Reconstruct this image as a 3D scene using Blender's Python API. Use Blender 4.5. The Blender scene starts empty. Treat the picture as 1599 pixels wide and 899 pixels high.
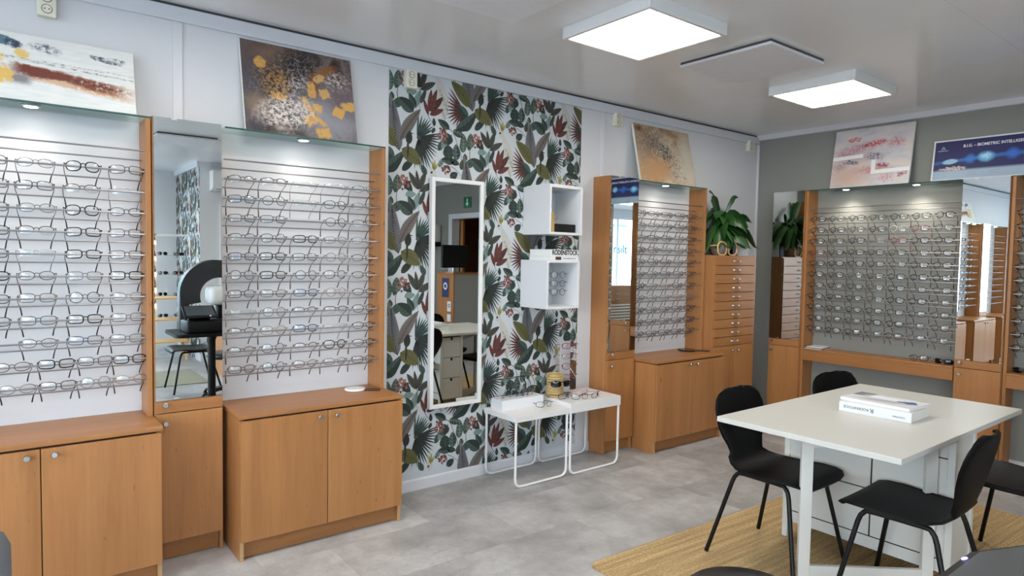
import bpy, bmesh, math, random
from mathutils import Vector, Matrix, noise
random.seed(7)
PI = math.pi
C = bpy.context.scene.collection
rad = math.radians

# ---------------------------------------------------------------- materials
def lin(c):
    """sRGB 0-255 -> linear"""
    out = []
    for v in c:
        v = v / 255.0
        out.append(v / 12.92 if v <= 0.04045 else ((v + 0.055) / 1.055) ** 2.4)
    return tuple(out) + (1.0,)

def new_mat(name):
    m = bpy.data.materials.new(name); m.use_nodes = True
    nt = m.node_tree
    b = nt.nodes['Principled BSDF']
    return m, nt, b

def N(nt, typ, **kw):
    n = nt.nodes.new(typ)
    for k, v in kw.items():
        if k in n.inputs: n.inputs[k].default_value = v
        else: setattr(n, k, v)
    return n

def simple(name, col, rough=0.5, metal=0.0, spec=0.5, noise_amt=0.0, noise_scale=8.0, bump=0.0, bump_scale=60.0, coat=0.0):
    m, nt, b = new_mat(name)
    b.inputs['Roughness'].default_value = rough
    b.inputs['Metallic'].default_value = metal
    b.inputs['Specular IOR Level'].default_value = spec
    b.inputs['Coat Weight'].default_value = coat
    c = lin(col)
    tc = N(nt, 'ShaderNodeTexCoord')
    if noise_amt > 0:
        nz = N(nt, 'ShaderNodeTexNoise', Scale=noise_scale, Detail=4.0)
        nt.links.new(tc.outputs['Object'], nz.inputs['Vector'])
        r = N(nt, 'ShaderNodeMix', data_type='RGBA')
        r.inputs[6].default_value = tuple(x * (1 - noise_amt) for x in c[:3]) + (1,)
        r.inputs[7].default_value = tuple(min(1, x * (1 + noise_amt)) for x in c[:3]) + (1,)
        nt.links.new(nz.outputs['Fac'], r.inputs[0])
        nt.links.new(r.outputs[2], b.inputs['Base Color'])
    else:
        b.inputs['Base Color'].default_value = c
    if bump > 0:
        nz = N(nt, 'ShaderNodeTexNoise', Scale=bump_scale, Detail=5.0)
        nt.links.new(tc.outputs['Object'], nz.inputs['Vector'])
        bp = N(nt, 'ShaderNodeBump', Strength=bump, Distance=0.002)
        nt.links.new(nz.outputs['Fac'], bp.inputs['Height'])
        nt.links.new(bp.outputs['Normal'], b.inputs['Normal'])
    return m

def wood(name, c1, c2, c3, axis='z', rough=0.38, scale=1.0):
    """veneer whose grain runs along the given axis"""
    m, nt, b = new_mat(name)
    tc = N(nt, 'ShaderNodeTexCoord')
    oi = N(nt, 'ShaderNodeObjectInfo')
    mp = N(nt, 'ShaderNodeMapping')
    s = {'z': (9, 9, .55), 'x': (.55, 9, 9), 'y': (9, .55, 9)}[axis]
    mp.inputs['Scale'].default_value = tuple(v * scale for v in s)
    add = N(nt, 'ShaderNodeVectorMath', operation='ADD')
    mul = N(nt, 'ShaderNodeVectorMath', operation='SCALE'); mul.inputs['Scale'].default_value = 7.0
    cmb = N(nt, 'ShaderNodeCombineXYZ')
    for k in range(3): nt.links.new(oi.outputs['Random'], cmb.inputs[k])
    nt.links.new(cmb.outputs[0], mul.inputs[0])
    nt.links.new(tc.outputs['Object'], add.inputs[0]); nt.links.new(mul.outputs[0], add.inputs[1])
    nt.links.new(add.outputs[0], mp.inputs['Vector'])
    n1 = N(nt, 'ShaderNodeTexNoise', Scale=1.1, Detail=6.0, Roughness=.62, Distortion=.35)
    n2 = N(nt, 'ShaderNodeTexNoise', Scale=7.0, Detail=3.0, Roughness=.6)
    nt.links.new(mp.outputs[0], n1.inputs['Vector']); nt.links.new(mp.outputs[0], n2.inputs['Vector'])
    r = N(nt, 'ShaderNodeValToRGB')
    r.color_ramp.elements[0].position = .22; r.color_ramp.elements[0].color = lin(c1)
    r.color_ramp.elements[1].position = .80; r.color_ramp.elements[1].color = lin(c3)
    e = r.color_ramp.elements.new(.5); e.color = lin(c2)
    nt.links.new(n1.outputs['Fac'], r.inputs[0])
    mx = N(nt, 'ShaderNodeMix', data_type='RGBA', blend_type='MULTIPLY')
    rr = N(nt, 'ShaderNodeMapRange'); rr.inputs['From Min'].default_value = .3; rr.inputs['From Max'].default_value = .7
    rr.inputs['To Min'].default_value = .93; rr.inputs['To Max'].default_value = 1.04
    nt.links.new(n2.outputs['Fac'], rr.inputs[0])
    mx.inputs[0].default_value = 1.0
    nt.links.new(r.outputs[0], mx.inputs[6]); nt.links.new(rr.outputs[0], mx.inputs[7])
    # short darker knots and flecks
    mp2 = N(nt, 'ShaderNodeMapping'); mp2.inputs['Scale'].default_value = tuple(v * f_ for v, f_ in zip(s, {'z': (3.2, 3.2, 14), 'x': (14, 3.2, 3.2), 'y': (3.2, 14, 3.2)}[axis]))
    nt.links.new(add.outputs[0], mp2.inputs['Vector'])
    n3 = N(nt, 'ShaderNodeTexNoise', Scale=2.2, Detail=2.0)
    nt.links.new(mp2.outputs[0], n3.inputs['Vector'])
    kr = N(nt, 'ShaderNodeMapRange'); kr.inputs['From Min'].default_value = .70; kr.inputs['From Max'].default_value = .78
    nt.links.new(n3.outputs['Fac'], kr.inputs[0])
    mk = N(nt, 'ShaderNodeMix', data_type='RGBA'); mk.inputs[7].default_value = tuple(x * .62 for x in lin(c1)[:3]) + (1,)
    nt.links.new(kr.outputs[0], mk.inputs[0]); nt.links.new(mx.outputs[2], mk.inputs[6])
    # glued staves about 11 cm wide, each a shade apart
    sp = N(nt, 'ShaderNodeSeparateXYZ'); nt.links.new(add.outputs[0], sp.inputs[0])
    sm = N(nt, 'ShaderNodeMath', operation='MULTIPLY'); sm.inputs[1].default_value = 9.0; nt.links.new(sp.outputs[1 if axis == 'x' else 0], sm.inputs[0])
    fl = N(nt, 'ShaderNodeMath', operation='FLOOR'); nt.links.new(sm.outputs[0], fl.inputs[0])
    wn = N(nt, 'ShaderNodeTexWhiteNoise', noise_dimensions='1D'); nt.links.new(fl.outputs[0], wn.inputs['W'])
    wr = N(nt, 'ShaderNodeMapRange'); wr.inputs['To Min'].default_value = .955; wr.inputs['To Max'].default_value = 1.035; nt.links.new(wn.outputs['Value'], wr.inputs[0])
    ms = N(nt, 'ShaderNodeMix', data_type='RGBA', blend_type='MULTIPLY'); ms.inputs[0].default_value = 1
    nt.links.new(mk.outputs[2], ms.inputs[6]); nt.links.new(wr.outputs[0], ms.inputs[7])
    nt.links.new(ms.outputs[2], b.inputs['Base Color'])
    b.inputs['Roughness'].default_value = rough
    b.inputs['Specular IOR Level'].default_value = .35
    return m

def thin_glass(name, tint, refl=.10, rough=.03):
    m, nt, b = new_mat(name)
    nt.nodes.remove(b)
    out = nt.nodes['Material Output']
    tr = N(nt, 'ShaderNodeBsdfTransparent'); tr.inputs[0].default_value = tint
    gl = N(nt, 'ShaderNodeBsdfGlossy'); gl.inputs['Roughness'].default_value = rough
    lw = N(nt, 'ShaderNodeFresnel'); lw.inputs['IOR'].default_value = 1.5
    ad = N(nt, 'ShaderNodeMath', operation='ADD'); ad.inputs[1].default_value = refl; ad.use_clamp = True
    nt.links.new(lw.outputs[0], ad.inputs[0])
    mx = N(nt, 'ShaderNodeMixShader')
    geo = N(nt, 'ShaderNodeNewGeometry'); inv = N(nt, 'ShaderNodeMath', operation='SUBTRACT'); inv.inputs[0].default_value = 1.0
    nt.links.new(geo.outputs['Backfacing'], inv.inputs[1])
    mu = N(nt, 'ShaderNodeMath', operation='MULTIPLY'); nt.links.new(ad.outputs[0], mu.inputs[0]); nt.links.new(inv.outputs[0], mu.inputs[1])
    nt.links.new(mu.outputs[0], mx.inputs[0]); nt.links.new(tr.outputs[0], mx.inputs[1]); nt.links.new(gl.outputs[0], mx.inputs[2])
    nt.links.new(mx.outputs[0], out.inputs[0])
    return m

def emit(name, col, strength):
    m, nt, b = new_mat(name)
    b.inputs['Base Color'].default_value = (0.8, 0.8, 0.8, 1)
    b.inputs['Emission Color'].default_value = col
    b.inputs['Emission Strength'].default_value = strength
    return m

M = {}
W1, W2, W3 = (150, 100, 58), (165, 113, 67), (176, 125, 79)
M['wood'] = wood('alder_veneer_upright', W1, W2, W3, 'z')
M['wood_x'] = wood('alder_veneer_lengthwise', (146, 97, 56), (160, 109, 64), (171, 120, 74), 'x')
M['wood_edge'] = simple('alder_edging', (178, 142, 98), .45, noise_amt=.08)
M['gap_shade'] = simple('cabinet_shadow_gap', (40, 26, 16), .7)  # near-black colour painting the shade in the gaps around doors and drawers
M['metal'] = simple('brushed_steel', (190, 190, 188), .28, 1.0)
M['rod'] = simple('satin_steel_rod', (150, 150, 153), .38, .85)
M['white_lacquer'] = simple('white_lacquer', (226, 226, 224), .32)
M['white_matte'] = simple('white_painted_board', (214, 215, 217), .5)
M['white_tray'] = simple('white_plastic', (222, 223, 226), .35)
M['black_shell'] = simple('black_stained_ply', (8, 8, 9), .5, spec=.14)
M['black_metal'] = simple('black_powder_coat', (11, 11, 12), .4, spec=.25)
M['black_plastic'] = simple('black_plastic', (16, 16, 18), .5, spec=.25)
M['dark_gloss'] = simple('dark_gloss', (14, 15, 18), .12)
M['mirror'] = simple('silvered_mirror', (226, 232, 231), .0, 1.0)
M['grey_fabric'] = simple('grey_woven_fabric', (92, 98, 106), .9, noise_amt=.2, noise_scale=160, bump=.6, bump_scale=300)
M['cream_socket'] = simple('cream_plastic', (222, 218, 200), .4)
M['socket_hole'] = simple('dark_hole', (70, 66, 58), .7)
M['glass_shelf'] = thin_glass('greenish_shelf_glass', (.86, .95, .92, 1), .05)
M['glass_edge'] = simple('dark_green_glass_edge', (44, 82, 74), .15)
M['clear'] = thin_glass('clear_acrylic', (.93, .94, .95, 1), .04)
M['window_glass'] = thin_glass('window_pane', (.95, .97, .97, 1), .02)
M['spot_emit'] = emit('spot_lens', (1, .96, .88, 1), 30.0)
M['panel_emit'] = emit('led_diffuser', (1, .95, .87, 1), 3.2)
M['bulb_emit'] = emit('warm_bulb', (1, .72, .38, 1), 12.0)

# ---------------------------------------------------------------- mesh builder
class MB:
    def __init__(s): s.v = []; s.f = []; s.m = []; s.uv = {}
    def quad(s, pts, mi=0, uv=None):
        i = len(s.v); s.v += [tuple(p) for p in pts]; s.f.append(tuple(range(i, i + len(pts)))); s.m.append(mi)
        if uv: s.uv[len(s.f) - 1] = uv
        return s
    def box(s, x0, x1, y0, y1, z0, z1, mi=0, b=0.0):
        if x0 > x1: x0, x1 = x1, x0
        if y0 > y1: y0, y1 = y1, y0
        if z0 > z1: z0, z1 = z1, z0
        b = min(b, (x1 - x0) * .45, (y1 - y0) * .45, (z1 - z0) * .45)
        if b <= 0:
            i = len(s.v)
            s.v += [(x, y, z) for z in (z0, z1) for y in (y0, y1) for x in (x0, x1)]
            for q in ((0, 2, 3, 1), (4, 5, 7, 6), (0, 1, 5, 4), (2, 6, 7, 3), (0, 4, 6, 2), (1, 3, 7, 5)):
                s.f.append(tuple(i + k for k in q)); s.m.append(mi)
            return s
        bm = bmesh.new(); bmesh.ops.create_cube(bm, size=1)
        for v in bm.verts:
            v.co = Vector(((x0 + x1) / 2 + v.co.x * (x1 - x0), (y0 + y1) / 2 + v.co.y * (y1 - y0), (z0 + z1) / 2 + v.co.z * (z1 - z0)))
        bmesh.ops.bevel(bm, geom=list(bm.edges), offset=b, segments=2, affect='EDGES', profile=.5)
        return s.add_bm(bm, mi)
    def add_bm(s, bm, mi=0, mat=None):
        i = len(s.v); bm.verts.index_update()
        for v in bm.verts: s.v.append(tuple(mat @ v.co) if mat else tuple(v.co))
        for f in bm.faces: s.f.append(tuple(i + v.index for v in f.verts)); s.m.append(mi)
        bm.free(); return s
    def obox(s, mat, sx, sy, sz, mi=0, b=0.0):
        """box centred at the origin of matrix mat"""
        t = MB().box(-sx / 2, sx / 2, -sy / 2, sy / 2, -sz / 2, sz / 2, mi, b)
        return s.merge(t, mat)
    def merge(s, o, mat=None):
        i = len(s.v); k0 = len(s.f)
        for p in o.v: s.v.append(tuple(mat @ Vector(p)) if mat else p)
        for k, (f, m) in enumerate(zip(o.f, o.m)):
            s.f.append(tuple(i + q for q in f)); s.m.append(m)
            if k in o.uv: s.uv[k0 + k] = o.uv[k]
        return s
    def tube(s, pts, r, n=8, mi=0, closed=False, caps=True, squash=None):
        P = [Vector(p) for p in pts]; L = len(P)
        R = r if isinstance(r, (list, tuple)) else [r] * L
        base = len(s.v); prev = None
        for k in range(L):
            if closed: t = (P[(k + 1) % L] - P[k - 1])
            else: t = P[min(k + 1, L - 1)] - P[max(k - 1, 0)]
            t.normalize()
            if prev is None:
                up = Vector((0, 0, 1)) if abs(t.z) < .9 else Vector((0, 1, 0))
                a = t.cross(up).normalized()
            else:
                a = prev - t * prev.dot(t)
                a = a.normalized() if a.length > 1e-6 else t.orthogonal().normalized()
            prev = a; c = t.cross(a)
            for j in range(n):
                an = 2 * PI * j / n
                s.v.append(tuple(P[k] + (a * math.cos(an) + c * math.sin(an) * (squash or 1)) * R[k]))
        for k in range(L if closed else L - 1):
            for j in range(n):
                a0 = base + k * n + j; a1 = base + k * n + (j + 1) % n
                k2 = (k + 1) % L
                b0 = base + k2 * n + j; b1 = base + k2 * n + (j + 1) % n
                s.f.append((a0, b0, b1, a1)); s.m.append(mi)
        if caps and not closed:
            s.f.append(tuple(base + j for j in range(n))); s.m.append(mi)
            s.f.append(tuple(base + (L - 1) * n + j for j in reversed(range(n)))); s.m.append(mi)
        return s
    def lathe(s, prof, cx=0, cy=0, cz=0, n=32, mi=0, axis='z'):
        base = len(s.v); L = len(prof)
        for (r, z) in prof:
            for j in range(n):
                a = 2 * PI * j / n; x, y = r * math.cos(a), r * math.sin(a)
                if axis == 'z': s.v.append((cx + x, cy + y, cz + z))
                elif axis == 'y': s.v.append((cx + x, cy + z, cz + y))
                else: s.v.append((cx + z, cy + x, cz + y))
        for k in range(L - 1):
            for j in range(n):
                j2 = (j + 1) % n
                s.f.append((base + k * n + j, base + k * n + j2, base + (k + 1) * n + j2, base + (k + 1) * n + j)); s.m.append(mi)
        s.f.append(tuple(base + j for j in reversed(range(n)))); s.m.append(mi)
        s.f.append(tuple(base + (L - 1) * n + j for j in range(n))); s.m.append(mi)
        return s
    def prism(s, poly, y0, y1, mi=0, plane='xz'):
        """polygon extruded; plane xz -> along y, xy -> along z, yz -> along x"""
        n = len(poly); i = len(s.v)
        for d in (y0, y1):
            for (a, b) in poly:
                s.v.append({'xz': (a, d, b), 'xy': (a, b, d), 'yz': (d, a, b)}[plane])
        s.f.append(tuple(i + k for k in range(n))); s.m.append(mi)
        s.f.append(tuple(i + n + k for k in reversed(range(n)))); s.m.append(mi)
        for k in range(n):
            k2 = (k + 1) % n
            s.f.append((i + k, i + k2, i + n + k2, i + n + k)); s.m.append(mi)
        return s
    def mesh(s, name, mats, smooth=False, off=None, fix=True):
        me = bpy.data.meshes.new(name)
        v = s.v if off is None else [(p[0] - off[0], p[1] - off[1], p[2] - off[2]) for p in s.v]
        me.from_pydata(v, [], s.f)
        for m in (mats if isinstance(mats, (list, tuple)) else [mats]):
            me.materials.append(M[m] if isinstance(m, str) else m)
        me.polygons.foreach_set('material_index', s.m)
        if s.uv:
            ul = me.uv_layers.new(name='UVMap')
            for k, uv in s.uv.items():
                p = me.polygons[k]
                for li, c in zip(p.loop_indices, uv): ul.data[li].uv = c
        if fix and not s.uv:
            bm = bmesh.new(); bm.from_mesh(me); bmesh.ops.recalc_face_normals(bm, faces=bm.faces); bm.to_mesh(me); bm.free()
        if smooth:
            me.polygons.foreach_set('use_smooth', [True] * len(me.polygons))
            try: me.set_sharp_from_angle(angle=rad(smooth if isinstance(smooth, (int, float)) and smooth > 1 else 40))
            except Exception: pass
        me.update()
        return me

def obj(name, mb, mats, parent=None, smooth=False, label=None, off=None, fix=True):
    me = mb if isinstance(mb, bpy.types.Mesh) else mb.mesh(name, mats, smooth, off, fix)
    o = bpy.data.objects.new(name, me); C.objects.link(o)
    if parent: o.parent = parent
    if label: o['label'] = label
    return o

def tag(o, label, cat, group=None, kind=None):
    o['label'] = label; o['category'] = cat
    if group: o['group'] = group
    if kind: o['kind'] = kind
    return o

def thing(name, label, cat, loc=(0, 0, 0), rotz=0.0, group=None):
    o = bpy.data.objects.new(name, None); C.objects.link(o)
    o.empty_display_size = .05
    o.location = loc; o.rotation_euler = (0, 0, rotz)
    return tag(o, label, cat, group)

def solo(name, mb, mats, label, cat, loc=(0, 0, 0), rotz=0.0, group=None, smooth=False):
    """a thing that is one mesh, built in coordinates local to its base"""
    o = obj(name, mb, mats, None, smooth); o.location = loc; o.rotation_euler = (0, 0, rotz)
    return tag(o, label, cat, group)

def struct(name, mb, mats, parent=None, smooth=False):
    o = obj(name, mb, mats, parent, smooth); o['kind'] = 'structure'; return o

def dup(root, loc=None, rotz=None, label=None, group=None):
    def cp(o, par):
        c = o.copy(); C.objects.link(c); c.parent = par
        for ch in [x for x in KIDS.get(o.name, [])]: 
            d = cp(ch, c); KIDS.setdefault(c.name, []).append(d)
        return c
    r = cp(root, None)
    if loc is not None: r.location = loc
    if rotz is not None: r.rotation_euler = (0, 0, rotz)
    if label: r['label'] = label
    if group: r['group'] = group
    return r
KIDS = {}
def kids(root, lst):
    KIDS[root.name] = list(lst); return root

def text(name, body, size, loc, rot, mat, parent=None, align='CENTER', bold=0.0, extrude=.0004, spacing=1.0, xscale=1.0):
    cu = bpy.data.curves.new(name, 'FONT'); cu.body = body; cu.size = size; cu.align_x = align; cu.align_y = 'CENTER'
    cu.extrude = extrude; cu.offset = bold; cu.space_character = spacing
    cu.materials.append(M[mat] if isinstance(mat, str) else mat)
    tmp = bpy.data.objects.new(name, cu); C.objects.link(tmp)
    dg = bpy.context.evaluated_depsgraph_get()
    me = bpy.data.meshes.new_from_object(tmp.evaluated_get(dg)); bpy.data.objects.remove(tmp)
    me.name = name
    if not me.materials: me.materials.append(M[mat] if isinstance(mat, str) else mat)
    o = bpy.data.objects.new(name, me); C.objects.link(o); o.location = loc; o.rotation_euler = rot; o.scale = (xscale, 1, 1)
    if parent: o.parent = parent
    return o

def rotm(loc, rx=0, ry=0, rz=0):
    return Matrix.Translation(loc) @ Matrix.Rotation(rz, 4, 'Z') @ Matrix.Rotation(ry, 4, 'Y') @ Matrix.Rotation(rx, 4, 'X')

def rrect(w, h, r, n=5, cx=0, cy=0):
    out = []
    for (sx, sy, a0) in ((1, 1, 0), (-1, 1, 90), (-1, -1, 180), (1, -1, 270)):
        for k in range(n + 1):
            a = rad(a0 + 90 * k / n)
            out.append((cx + sx * (w / 2 - r) + r * math.cos(a), cy + sy * (h / 2 - r) + r * math.sin(a)))
    return out
# ---------------------------------------------------------------- camera
CAM_F, CAM_R, CAM_U = Vector((0.61447839, 0.78752284, -0.04716024)), Vector((0.78878046, -0.61443839, 0.01705427)), Vector((0.01554643, 0.04767856, 0.99874174))
cam_d = bpy.data.cameras.new('camera'); cam = bpy.data.objects.new('camera', cam_d); C.objects.link(cam)
mw = Matrix.Identity(4)
for i in range(3):
    mw[i][0] = CAM_R[i]; mw[i][1] = CAM_U[i]; mw[i][2] = -CAM_F[i]
mw[0][3], mw[1][3], mw[2][3] = 0, 0, 1.485
cam.matrix_world = mw
cam_d.sensor_fit = 'HORIZONTAL'; cam_d.sensor_width = 36.0; cam_d.lens = 1021.43 / 1599 * 36.0
cam_d.clip_start = .02; cam_d.clip_end = 200
bpy.context.scene.camera = cam

HC = 2.69          # ceiling height
YW = 3.59          # long wall
XW = 5.80          # grey wall
XL = -3.0; YB = -2.7; YB2 = -4.2; XR = 2.1

# ---------------------------------------------------------------- room surfaces
def wall_paint(name, col, rough=.75):
    return simple(name, col, rough, noise_amt=.025, noise_scale=1.5, bump=.12, bump_scale=220)
M['wall_white'] = wall_paint('white_wall_paint', (210, 210, 212))
M['wall_grey'] = wall_paint('grey_wall_paint', (134, 134, 128))
M['trim_white'] = simple('white_gloss_trim', (208, 209, 213), .4)

def ceiling_mat():
    m, nt, b = new_mat('painted_ceiling_board')
    tc = N(nt, 'ShaderNodeTexCoord')
    nz = N(nt, 'ShaderNodeTexNoise', Scale=.7, Detail=3.0); nt.links.new(tc.outputs['Object'], nz.inputs['Vector'])
    r = N(nt, 'ShaderNodeValToRGB')
    r.color_ramp.elements[0].position = .3; r.color_ramp.elements[0].color = lin((236, 236, 236))
    r.color_ramp.elements[1].position = .7; r.color_ramp.elements[1].color = lin((243, 243, 243))
    nt.links.new(nz.outputs['Fac'], r.inputs[0])
    br = N(nt, 'ShaderNodeTexBrick'); br.offset = 0.0
    br.inputs['Scale'].default_value = 1.0; br.inputs['Mortar Size'].default_value = .002; br.inputs['Brick Width'].default_value = 2.4; br.inputs['Row Height'].default_value = 1.2
    br.inputs['Color1'].default_value = (1, 1, 1, 1); br.inputs['Color2'].default_value = (.98, .98, .98, 1); br.inputs['Mortar'].default_value = (.86, .86, .86, 1)
    nt.links.new(tc.outputs['Object'], br.inputs['Vector'])
    mx = N(nt, 'ShaderNodeMix', data_type='RGBA', blend_type='MULTIPLY'); mx.inputs[0].default_value = 1
    nt.links.new(r.outputs[0], mx.inputs[6]); nt.links.new(br.outputs['Color'], mx.inputs[7])
    nt.links.new(mx.outputs[2], b.inputs['Base Color'])
    b.inputs['Roughness'].default_value = .2; b.inputs['Specular IOR Level'].default_value = .6
    n2 = N(nt, 'ShaderNodeTexNoise', Scale=3.0, Detail=2.0); nt.links.new(tc.outputs['Object'], n2.inputs['Vector'])
    bp = N(nt, 'ShaderNodeBump', Strength=.25, Distance=.01); nt.links.new(n2.outputs['Fac'], bp.inputs['Height'])
    nt.links.new(bp.outputs['Normal'], b.inputs['Normal'])
    return m
M['ceiling'] = ceiling_mat()

def floor_mat():
    m, nt, b = new_mat('grey_stone_vinyl_floor')
    tc = N(nt, 'ShaderNodeTexCoord')
    mp = N(nt, 'ShaderNodeMapping'); mp.inputs['Location'].default_value = (.35, .12, 0)
    nt.links.new(tc.outputs['Object'], mp.inputs['Vector'])
    # planks .92 x .46 m in running bond, each with its own shade and its own piece of the stone print
    def mth(op, a_, b_=None):
        n = N(nt, 'ShaderNodeMath', operation=op)
        for k, v in enumerate((a_, b_)):
            if v is None: continue
            if isinstance(v, (int, float)): n.inputs[k].default_value = v
            else: nt.links.new(v, n.inputs[k])
        return n.outputs[0]
    sp = N(nt, 'ShaderNodeSeparateXYZ'); nt.links.new(mp.outputs[0], sp.inputs[0])
    ry = mth('DIVIDE', sp.outputs[1], .46); row = mth('FLOOR', ry); fy = mth('FRACT', ry)
    cx_ = mth('ADD', mth('DIVIDE', sp.outputs[0], .92), mth('MULTIPLY', row, .37)); col = mth('FLOOR', cx_); fx = mth('FRACT', cx_)
    ids = N(nt, 'ShaderNodeCombineXYZ'); nt.links.new(col, ids.inputs[0]); nt.links.new(row, ids.inputs[1])
    wn = N(nt, 'ShaderNodeTexWhiteNoise', noise_dimensions='3D'); nt.links.new(ids.outputs[0], wn.inputs['Vector'])
    wsc = N(nt, 'ShaderNodeVectorMath', operation='SCALE'); wsc.inputs['Scale'].default_value = 9.0; nt.links.new(wn.outputs['Color'], wsc.inputs[0])
    vad = N(nt, 'ShaderNodeVectorMath', operation='ADD'); nt.links.new(mp.outputs[0], vad.inputs[0]); nt.links.new(wsc.outputs[0], vad.inputs[1])
    n1 = N(nt, 'ShaderNodeTexNoise', Scale=3.2, Detail=12.0, Roughness=.70, Distortion=.1)
    nt.links.new(vad.outputs[0], n1.inputs['Vector'])
    r = N(nt, 'ShaderNodeValToRGB')
    r.color_ramp.elements[0].position = .30; r.color_ramp.elements[0].color = lin((138, 135, 132))
    r.color_ramp.elements[1].position = .70; r.color_ramp.elements[1].color = lin((194, 193, 191))
    e = r.color_ramp.elements.new(.5); e.color = lin((166, 164, 162))
    nt.links.new(n1.outputs['Fac'], r.inputs[0])
    shade = N(nt, 'ShaderNodeMapRange'); shade.inputs['To Min'].default_value = .84; shade.inputs['To Max'].default_value = 1.12; nt.links.new(wn.outputs['Value'], shade.inputs[0])
    ex = mth('MULTIPLY', mth('MINIMUM', fx, mth('SUBTRACT', 1.0, fx)), .92); ey = mth('MULTIPLY', mth('MINIMUM', fy, mth('SUBTRACT', 1.0, fy)), .46)
    ed = N(nt, 'ShaderNodeMapRange'); ed.inputs['From Max'].default_value = .002; ed.inputs['To Min'].default_value = .80; ed.inputs['To Max'].default_value = 1.0; nt.links.new(mth('MINIMUM', ex, ey), ed.inputs[0])
    tot = mth('MULTIPLY', shade.outputs[0], ed.outputs[0])
    mx = N(nt, 'ShaderNodeMix', data_type='RGBA', blend_type='MULTIPLY'); mx.inputs[0].default_value = 1
    nt.links.new(r.outputs[0], mx.inputs[6]); nt.links.new(tot, mx.inputs[7])
    # scattered hairline cracks
    n2 = N(nt, 'ShaderNodeTexNoise', Scale=5.0, Detail=8.0, Roughness=.7)
    nt.links.new(tc.outputs['Object'], n2.inputs['Vector'])
    sub = N(nt, 'ShaderNodeMath', operation='SUBTRACT'); sub.inputs[1].default_value = .5; nt.links.new(n2.outputs['Fac'], sub.inputs[0])
    ab = N(nt, 'ShaderNodeMath', operation='ABSOLUTE'); nt.links.new(sub.outputs[0], ab.inputs[0])
    mr = N(nt, 'ShaderNodeMapRange'); mr.inputs['From Min'].default_value = 0; mr.inputs['From Max'].default_value = .012; mr.inputs['To Min'].default_value = 1; mr.inputs['To Max'].default_value = 0
    nt.links.new(ab.outputs[0], mr.inputs[0])
    n3 = N(nt, 'ShaderNodeTexNoise', Scale=1.6, Detail=2.0); nt.links.new(mp.outputs[0], n3.inputs['Vector'])
    m3 = N(nt, 'ShaderNodeMapRange'); m3.inputs['From Min'].default_value = .55; m3.inputs['From Max'].default_value = .7; m3.inputs['To Max'].default_value = .45
    nt.links.new(n3.outputs['Fac'], m3.inputs[0])
    mm = N(nt, 'ShaderNodeMath', operation='MULTIPLY'); nt.links.new(mr.outputs[0], mm.inputs[0]); nt.links.new(m3.outputs[0], mm.inputs[1])
    mk = N(nt, 'ShaderNodeMix', data_type='RGBA'); mk.inputs[7].default_value = lin((96, 90, 86))
    nt.links.new(mm.outputs[0], mk.inputs[0]); nt.links.new(mx.outputs[2], mk.inputs[6])
    nt.links.new(mk.outputs[2], b.inputs['Base Color'])
    rr = N(nt, 'ShaderNodeMapRange'); rr.inputs['To Min'].default_value = .30; rr.inputs['To Max'].default_value = .5
    nt.links.new(n1.outputs['Fac'], rr.inputs[0]); nt.links.new(rr.outputs[0], b.inputs['Roughness'])
    b.inputs['Specular IOR Level'].default_value = .45
    return m
M['floor'] = floor_mat()

struct('floor', MB().box(XL, XW + .2, YB2, YW, -.10, 0), 'floor')
struct('ceiling', MB().box(XL, XW + .2, YB2, YW, HC, HC + .1), 'ceiling')
struct('wall_long', MB().box(XL, XW, YW, YW + .12, 0, HC), 'wall_white')
# grey end wall with a doorway (y -1.82 .. -0.95)
g = MB()
g.box(XW, XW + .12, -.95, YW + .12, 0, HC); g.box(XW, XW + .12, YB, -1.82, 0, HC); g.box(XW, XW + .12, -1.82, -.95, 2.10, HC)
struct('wall_end', g, 'wall_grey')
struct('wall_back', MB().box(XR, XW + .12, YB - .12, YB, 0, HC), 'wall_white')
struct('wall_return', MB().box(XR, XR + .12, YB2, YB - .12, 0, HC), 'wall_white')
# shop-front wall behind, window opening x -2.6..1.45, z .85..2.45
g = MB()
g.box(XL, -2.7, YB2 - .14, YB2, 0, HC); g.box(1.45, XR + .12, YB2 - .14, YB2, 0, HC)
g.box(-2.7, 1.45, YB2 - .14, YB2, 0, .55); g.box(-2.7, 1.45, YB2 - .14, YB2, 2.5, HC)
struct('wall_shopfront', g, 'wall_white')
# side wall far to the left, with a shop window y -3.6..2.6
g = MB()
g.box(XL - .14, XL, -3.9, -4.34, 0, HC); g.box(XL - .14, XL, 2.9, YW + .12, 0, HC)
g.box(XL - .14, XL, -3.9, 2.9, 0, .55); g.box(XL - .14, XL, -3.9, 2.9, 2.5, HC)
struct('wall_side', g, 'wall_white')

def window(name, p0, p1, z0, z1, nm, along):
    """framed shop window; p0,p1 along the wall axis, q = plane"""
    fr = MB(); t = .05
    q0, q1 = (YB2 - .10, YB2 - .03) if along == 'x' else (XL - .10, XL - .03)
    def bx(a0, a1, c0, c1, z0_, z1_, mb):
        if along == 'x': mb.box(a0, a1, c0, c1, z0_, z1_)
        else: mb.box(c0, c1, a0, a1, z0_, z1_)
    bx(p0, p1, q0, q1, z0, z0 + t, fr); bx(p0, p1, q0, q1, z1 - t, z1, fr)
    for k in range(nm + 1):
        c = p0 + (p1 - p0 - t) * k / nm
        bx(c, c + t, q0, q1, z0 + t, z1 - t, fr)
    w = struct(name, fr, 'trim_white')
    gl = MB(); qc = (q0 + q1) / 2
    bx(p0 + t, p1 - t, qc - .003, qc + .003, z0 + t, z1 - t, gl)
    struct('pane', gl, 'window_glass', w)
    return w
win1 = window('window_1', -2.7, 1.45, .55, 2.5, 4, 'x')
win2 = window('window_2', -3.9, 2.9, .55, 2.5, 5, 'y')

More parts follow.
